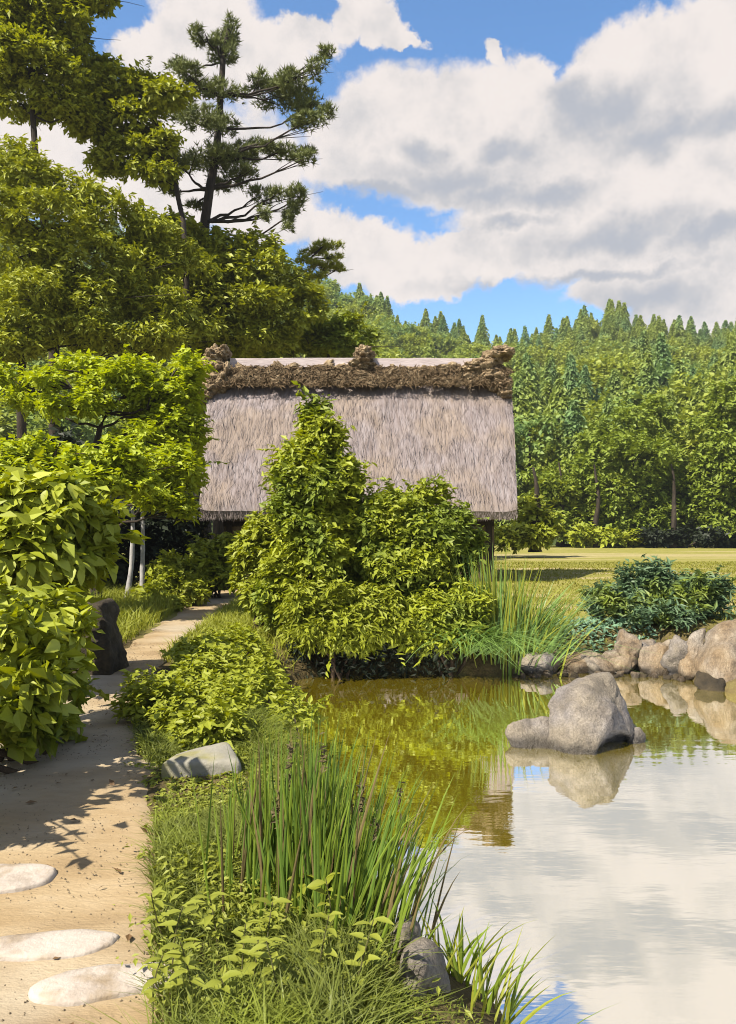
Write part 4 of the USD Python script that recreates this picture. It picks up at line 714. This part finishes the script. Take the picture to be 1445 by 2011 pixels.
# stone edging along the far bank: one thing, each stone a part
et = Thing('pond_edging', 'row of tan stones edging the far right bank of the pond', 'edging', G(1240, 1306, WL))
rng = np.random.default_rng(8)
xs = [1062, 1085, 1112, 1142, 1168, 1196, 1222, 1240, 1262, 1286, 1308, 1330, 1352]
for i, px in enumerate(xs):
    D = 10.62 - 0.35 * max(0, (px - 1290) / 70) + rng.normal() * 0.06; w = rng.uniform(24, 46) * D / FPX; top = 1262 if px < 1180 else 1235
    top = np.interp(px, [1060, 1110, 1200, 1240, 1350], [1294, 1282, 1276, 1260, 1256]) + rng.normal() * 9
    c = P(px, 1312, D); zt = P(px, top, D)[2]; zb = WL - 0.15
    et.part('stone', blob_rock(rng, (c[0], D + 0.2, (zt + zb) / 2), (w * 1.15, 0.30, (zt - zb) / 2 * 1.08), i + 20, 14, rough=0.065, levels=3), M['rock_tan' if i % 4 else 'rock'], 40)
for i in range(26):                                    # small stones at the waterline
    px = rng.uniform(1010, 1340); D = 10.45 - 0.3 * max(0, (px - 1290) / 70) - rng.uniform(0, .18); c = P(px, 1310, D)
    et.part('stone', blob_rock(rng, (c[0], D, WL + 0.02), rng.uniform(0.05, 0.11, 3), i + 50, 10, rough=0.06, levels=1), M['rock_tan' if i % 2 else 'rock_dark'], 40)
def er(px, py, dy): return P(px, py, 9.7 + dy)
stone_thing('bank_rock', 'big ridged tan rock on the bank at the right frame edge', [er(1372, 1335, .1), er(1365, 1300, .3), er(1392, 1245, .3), er(1425, 1222, .3), er(1470, 1215, .3), er(1520, 1240, .2), er(1540, 1330, 0), er(1420, 1365, -.25), er(1460, 1372, -.35), er(1400, 1290, -.1), er(1440, 1260, -.1), er(1520, 1400, -.2), er(1390, 1390, .1), er(1400, 1250, 1.2), er(1500, 1240, 1.3), er(1530, 1380, 1.0)], 'rock_tan', 10, rough=0.035, levels=4)
stone_thing('bank_rock', 'slanting pale stone leaning against the big ridged rock', [er(1330, 1318, .6), er(1335, 1290, .6), er(1358, 1240, .7), er(1385, 1232, .7), er(1380, 1300, .5), er(1372, 1330, .4), er(1350, 1330, .4), er(1360, 1280, 1.1), er(1340, 1340, .6)], 'rock_tan', 11, rough=0.03)
stone_thing('bank_rock', 'dark wet rock at the waterline under the big ridged rock', [er(1362, 1340, -.1), er(1368, 1318, .1), er(1395, 1315, 0), er(1425, 1340, -.25), er(1422, 1375, -.3), er(1385, 1370, -.2), er(1390, 1340, .3)], 'rock_dark', 12, rough=0.05)
# stepping stones
def step(label, px, py, a, b, ang, seed):
    c = G(px, py); rng = np.random.default_rng(seed); th = np.linspace(0, 2 * np.pi, 40, endpoint=False)
    r = 1 + 0.10 * np.sin(2 * th + rng.uniform(0, 6)) + 0.06 * np.sin(3 * th + rng.uniform(0, 6)) + 0.035 * np.sin(5 * th + rng.uniform(0, 6)) + 0.02 * np.sin(9 * th + rng.uniform(0, 6)); u = np.stack([np.cos(th) * a * r, np.sin(th) * b * r], 1)
    R = np.array([[math.cos(ang), -math.sin(ang)], [math.sin(ang), math.cos(ang)]]); u = u @ R.T
    rings = [(1.0, -0.06), (1.015, 0.006), (0.985, 0.026), (0.93, 0.035), (0.7, 0.040), (0.35, 0.042)]
    V = np.vstack([np.c_[u * s, np.full(40, z)] for s, z in rings] + [[[0, 0, 0.042]]])
    V[:, 2] += (fbm(np.c_[V[:, :2] * 7, np.zeros(len(V))], 3, seed) - 0.5) * 0.018 * (V[:, 2] > 0.02)
    k = np.arange(40); F = []
    for i in range(5): F += [np.stack([i * 40 + k, i * 40 + (k + 1) % 40, (i + 1) * 40 + (k + 1) % 40], 1), np.stack([i * 40 + k, (i + 1) * 40 + (k + 1) % 40, (i + 1) * 40 + k], 1)]
    F.append(np.stack([200 + k, 200 + (k + 1) % 40, np.full(40, 240)], 1))
    t = Thing('stepping_stone', label, 'stepping stone', (c[0], c[1], 0)); t.part('stone', (V + [c[0], c[1], 0.0], np.vstack(F)), M['step'], 50)
step('long pale oval stepping stone reaching in from the left edge', 92, 1868, 0.27, 0.10, 0.22, 1)
step('broad pale stepping stone nearest the camera, touching the weeds', 205, 1942, 0.24, 0.11, 0.22, 2)
step('pale stepping stone half out of frame beside the branch shadow', -10, 1738, 0.24, 0.17, 0.1, 3)

# ------------------------------------------------------------------ reeds and grasses: every blade a part
def blade_clump(name, label, base_pts, rng, hgt, wid, leanf, bend, mats, cat='reeds', heads=0, up_to=290):
    base_pts = np.asarray(base_pts); t = Thing(name, label, cat, base_pts.mean(0))
    for i, b in enumerate(base_pts[:up_to]):
        l = leanf(b, rng); h = hgt * rng.uniform(0.65, 1.15)
        m = mats[int(rng.integers(len(mats)))]
        bb = bend * rng.uniform(0.2, 1.6)
        pth = t.part('blade', blades_strip(b, l, h, wid * rng.uniform(0.7, 1.3), bb, rng, 6, rng.uniform(-0.9, 0.9)), M[m])
        if heads and rng.random() < heads:
            tip = b + np.array([0, 0, h]) + l * (1 + bb) * h - np.array([0, 0, h * bb * .55])
            hp = rng.normal(size=(26, 3)) * [0.006, 0.006, 0.035] + tip
            t.part('seed_head', kites(rng, hp, rng.normal(size=(26, 3)), 0.03, 0.4, 0.1, 0.5), M['reed_head'], kind='stuff')
    return t
rng = np.random.default_rng(21)
def pts_at(rng, n, cx, cy, sx, sy):
    x = cx + rng.normal(size=n) * sx; y = cy + rng.normal(size=n) * sy
    return np.c_[x, y, ground_z(x, y) - 0.03]
reed_mats = ['reed', 'reed', 'reed', 'reed', 'reed_dark', 'reed_dark', 'reed_dark', 'reed_dry']
for lab, n, cx, cy, h, hd in [('left clump of the near reeds, straight and mixed with dry stalks', 110, -0.50, 3.50, 0.66, 0.0), ('middle clump of the near reeds, tallest green blades', 160, -0.27, 3.32, 0.82, 0.03),
                              ('front right clump of the near reeds with brown seed heads', 130, -0.10, 3.2, 0.80, 0.03), ('outer right clump of the near reeds leaning over the water', 80, 0.0, 3.12, 0.74, 0.0)]:
    lean0 = 0.22 if 'leaning' in lab else (0.16 if 'right' in lab else 0.03)
    blade_clump('reed_clump', lab, pts_at(rng, n, cx, cy, 0.085, 0.13), rng, h, 0.0135, lambda b, r, q=lean0: np.array([q + r.normal() * 0.09, r.normal() * 0.08, 0]), 0.12 if lean0 < .2 else 0.3, reed_mats, heads=hd)
blade_clump('waterside_grass', 'tall upright grass clump on the far bank between shrubs and lawn', pts_at(rng, 190, 1.83, 10.75, 0.2, 0.16), rng, 1.4, 0.024, lambda b, r: np.array([(b[0] - 1.83) * 0.35 + r.normal() * 0.07, r.normal() * 0.1, 0]), 0.15, ['clump', 'grass', 'reed'], cat='grass')
blade_clump('waterside_grass', 'fan-shaped grass clump leaning right above the far bank', pts_at(rng, 170, 2.3, 10.85, 0.12, 0.12), rng, 1.1, 0.026, lambda b, r: np.array([0.45 + r.normal() * 0.25, r.normal() * 0.2, 0]), 0.35, ['clump', 'clump', 'grass'], cat='grass')
blade_clump('waterside_grass', 'arching blue-green grass tussock drooping into the pond', np.c_[pts_at(rng, 230, 1.45, 10.35, 0.20, 0.10)[:, :2], rng.uniform(-0.05, 0.12, 230)], rng, 0.5, 0.022, lambda b, r: np.array([0.35 + r.normal() * 0.55, -0.75 + r.normal() * 0.3, 0]), 1.15, ['clump', 'clump', 'reed_dark'], cat='grass')
blade_clump('waterside_grass', 'short olive grass tuft at the near waterline right of the grey rock', pts_at(rng, 60, 0.40, 3.0, 0.09, 0.12), rng, 0.32, 0.014, lambda b, r: np.array([0.25 + r.normal() * 0.25, r.normal() * 0.15, 0]), 0.3, ['grass', 'reed'], cat='grass')

# ------------------------------------------------------------------ ground cover and grass
def in_poly(rng, poly, n, away=0.0, path_off=0.0):
    x0, y0, x1, y1 = poly.bounds; out = []
    while sum(map(len, out)) < n:
        p = np.c_[rng.uniform(x0, x1, n * 2), rng.uniform(y0, y1, n * 2)]; g = shapely.points(p)
        out.append(p[shapely.contains(poly, g) & ~shapely.contains(path_poly.buffer(path_off), g) & ~shapely.contains(pond.buffer(-away), g)])
    p = np.vstack(out)[:n]; return np.c_[p, ground_z(p[:, 0], p[:, 1])]
rng = np.random.default_rng(33)
bank = Polygon([(-0.6, 1.9), (-0.85, 3.0), (-1.05, 3.75), (-1.35, 4.85), (-1.8, 6.0), (-2.1, 7.0), (-1.2, 7.2), (-0.6, 6.2), (0.1, 5.0), (0.45, 4.0), (0.55, 3.0), (0.7, 1.9)])
p = in_poly(rng, bank, 46000, 0.05, -0.05); p = p[~((p[:, 0] > 0.02) & (p[:, 1] > 2.75))]
solo('bank_grass', grass(rng, p - [0, 0, 0.02], (0.07 + 0.17 * noise(p * 1.8, 4)) * np.clip(np.hypot(p[:, 0] + 1.1, p[:, 1] - 4.8) / 1.1 - 0.15, 0.2, 1) * np.clip((0.2 - p[:, 0]) / 0.25, 0.2, 1), 0.007, 0.7), M['bank_grass'], 'rough yellow-green grass on the near bank between path and pond', kind='stuff')
# leafy weeds: dense cover
st = in_poly(rng, bank, 1350, 0.05, -0.02); st = st[~((st[:, 0] > -0.02) & (st[:, 1] > 2.7))]; hh = (0.04 + 0.13 * noise(st * 1.6, 9) ** 1.4) * np.clip(np.hypot(st[:, 0] + 1.1, st[:, 1] - 4.8) / 1.1 - 0.15, 0.12, 1) * np.clip((0.22 - st[:, 0]) / 0.25, 0.2, 1); k = 13
pos = np.repeat(st, k, 0); t = np.tile(np.linspace(0.15, 1, k), len(st)); H = np.repeat(hh, k); a = rng.uniform(0, 6.28, len(pos)); rad = rng.uniform(0.01, 0.06, len(pos))
lean = np.repeat(rng.normal(size=(len(st), 2)) * 0.10, k, 0) * t[:, None]
pos = pos + np.c_[np.cos(a) * rad + lean[:, 0], np.sin(a) * rad + lean[:, 1], t * H]
dirs = np.c_[np.cos(a), np.sin(a), 0.2 + 0 * a]
solo('ground_cover', kites(rng, pos, np.c_[np.cos(a) * 0.35, np.sin(a) * 0.35, np.ones(len(a))] + rng.normal(size=(len(a), 3)) * 0.35, 0.038, 0.42, 0.1, 0.15, tdir=dirs * 2), M['herb'], 'leafy yellow-green weeds carpeting the near bank', kind='stuff')
# single leafy plants nearest the camera, each leaf a part
spots = [(395, 1990), (470, 1940), (560, 1990), (620, 1930), (680, 1975), (345, 1930), (300, 1990), (520, 1870), (430, 1850), (650, 1860), (330, 1830), (600, 1800), (450, 2000), (500, 1960)]
names = ['leafy weed at the bottom edge right of the nearest stepping stone', 'leafy weed left of the reeds, a hand above the bottom edge', 'leafy weed at the bottom edge below the reeds', 'leafy weed in front of the reed stems, centre left', 'leafy weed nearest below the right reeds', 'leafy weed hanging over the tip of the nearest stepping stone', 'leafy weed in the bottom edge by the tip of the nearest stepping stone',
         'leafy weed among the left reed stems', 'pale leafy weed left of the reed bed, at mid height', 'pale-leaved weed overlapping the middle reed bases', 'yellow-green weed on the path edge above the nearest stepping stone', 'small weed deep among the middle reeds', 'second weed along the bottom edge below the left reeds', 'weed just left of the one below the reeds']
for (px, py), lab in zip(spots, names):
    c = G(px, py, 0.05); z = float(ground_z(c[0], c[1])); c = np.array([c[0], c[1], z]); t = Thing('leafy_weed', lab, 'plant', c)
    h = rng.uniform(0.20, 0.32); tip = c + [rng.normal() * 0.04, rng.normal() * 0.04, h]; t.part('stem', tube(spline([c - [0, 0, .03], (c + tip) / 2 + rng.normal(size=3) * .01, tip], 6), np.linspace(0.004, 0.002, 6), 5), M['stem'])
    for i in range(14):
        q = c + (tip - c) * (0.3 + 0.7 * i / 13); a = i * 2.4 + rng.normal() * 0.2; d = np.array([math.cos(a), math.sin(a), 0.25])
        Lh = rng.uniform(0.05, 0.085)
        t.part('leaf', big_leaf(rng, q, unit(np.array([math.cos(a) * -0.3, math.sin(a) * -0.3, 1.0]) + rng.normal(size=3) * 0.15), d, Lh, Lh * 0.42), M['herb'], True)
# grass beside the far path and on the lawn
verge = Polygon([(-5.5, 8.5), (-3.3, 8.9), (-3.5, 11), (-3.8, 15), (-4.4, 19.5), (-8, 20), (-8, 12)])
p = in_poly(rng, verge, 16000, 0, -0.06)
solo('verge_grass', grass(rng, p, 0.22 + 0.18 * noise(p * 0.9, 2), 0.016, 0.5), M['grass'], 'tall yellow-green grass on the left verge of the far path', kind='stuff')
verge2 = Polygon([(-2.75, 9.6), (-1.4, 8.4), (-0.95, 9.4), (-0.95, 10.4), (-1.5, 12.5), (-2.0, 19), (-3.0, 19), (-2.9, 14)])
p = in_poly(rng, verge2, 8000, 0, -0.05)
solo('verge_grass', grass(rng, p, 0.16, 0.014, 0.5), M['grass'], 'short grass on the right verge of the far path', kind='stuff')
lawn = Polygon([(1.5, 11.2), (9, 10.9), (14, 20), (22, 36), (-2, 36), (-1.5, 12.5)])
d = np.sqrt(rng.uniform(11.2 ** 2, 34 ** 2, 60000)); x = rng.uniform(-0.1, 0.62, 60000) * d
p = np.c_[x, d, np.zeros(60000)]; p = p[~shapely.contains(pond.buffer(0.12), shapely.points(p[:, :2]))]; p = p[rng.random(len(p)) < np.clip(14 / p[:, 1], 0, 1)]; p[:, 2] = ground_z(p[:, 0], p[:, 1])
solo('lawn_grass', grass(rng, p, 0.03 + 0.0009 * p[:, 1], 0.012 + 0.0006 * p[:, 1], 0.6), M['lawn'], 'short sunlit grass of the lawn behind the pond', kind='stuff')
# bluish low leaves along the top of the stone edging, left of the juniper
p = np.c_[rng.uniform(2.75, 4.3, 900), rng.uniform(10.95, 11.9, 900), np.zeros(900)]; p[:, 2] = ground_z(p[:, 0], p[:, 1]) + rng.uniform(0, 0.14, 900)
t = Thing('creeping_plant', 'low blue-green creeping plant on the bank left of the juniper', 'plant', (3.5, 11.3, 0.15))
t.part('leaves', kites(rng, p, np.array([0, -0.2, 1.0]) + rng.normal(size=(900, 3)) * 0.5, 0.10, 0.4), M['bluish'])
# dark bank roots/overhang under the shrubs: soil bank with hanging stems
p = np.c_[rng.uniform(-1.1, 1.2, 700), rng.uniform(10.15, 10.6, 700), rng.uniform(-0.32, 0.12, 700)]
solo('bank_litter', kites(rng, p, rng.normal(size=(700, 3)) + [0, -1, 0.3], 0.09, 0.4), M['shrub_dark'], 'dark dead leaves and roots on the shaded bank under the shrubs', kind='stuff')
# grit on the path
p = in_poly(rng, Polygon([(-2.6, 2.2), (-0.6, 2.2), (-1.3, 4.5), (-2, 7), (-2.6, 10), (-3.4, 10), (-3, 6)]), 100, 0, -9) if False else None
g = np.c_[rng.uniform(-3.4, -0.6, 9000), rng.uniform(2.2, 11, 9000)]; g = g[shapely.contains(path_poly.buffer(-0.05), shapely.points(g))]
z = ground_z(g[:, 0], g[:, 1]) + 0.016; oct_v = np.array([[1, 0, 0], [-1, 0, 0], [0, 1, 0], [0, -1, 0], [0, 0, 0.7], [0, 0, -0.7]]); oct_f = np.array([[0, 2, 4], [2, 1, 4], [1, 3, 4], [3, 0, 4], [2, 0, 5], [1, 2, 5], [3, 1, 5], [0, 3, 5]])
r = rng.uniform(0.002, 0.007, len(g)); ang = rng.uniform(0, 6.28, len(g)); cs, sn = np.cos(ang), np.sin(ang)
V = np.stack([(oct_v[:, 0] * cs[:, None] - oct_v[:, 1] * sn[:, None] * 0.7), (oct_v[:, 0] * sn[:, None] + oct_v[:, 1] * cs[:, None] * 0.7), np.broadcast_to(oct_v[:, 2], (len(g), 6))], -1) * r[:, None, None] + np.c_[g, z][:, None]
solo('path_grit', (V.reshape(-1, 3), (np.arange(len(g))[:, None, None] * 6 + oct_f).reshape(-1, 3)), M['pebble'], 'small stones and grit scattered on the sandy path', kind='stuff')
g = np.c_[rng.uniform(-3.4, -0.5, 700), rng.uniform(2.2, 11, 700)]; dpe = shapely.distance(path_poly.exterior, shapely.points(g)); g = g[shapely.contains(path_poly, shapely.points(g)) & (rng.random(700) < np.exp(-dpe / 0.28))]
z = ground_z(g[:, 0], g[:, 1]) + 0.026
solo('fallen_leaves', kites(rng, np.c_[g, z], np.array([0, 0, 1.0]) + rng.normal(size=(len(g), 3)) * 0.25, 0.045, 0.5, 0.08, 0), M['dead_leaf'], 'brown and yellow fallen leaves along the edges of the sandy path', kind='stuff')
# ------------------------------------------------------------------ the summer air that softens the far hills
hz = trimesh.creation.box((900, 560, 112)); hz.apply_translation((0, 170, 53))
hm = usdkit.material(stage, L('haze_air'), {'v': ('principled_volume', {'color': (0.86, 0.92, 0.98), 'density': 0.00022, 'anisotropy': 0.2})}, volume='v.volume')
solo('haze', hz, hm, 'thin summer haze over the far hills', kind='stuff')
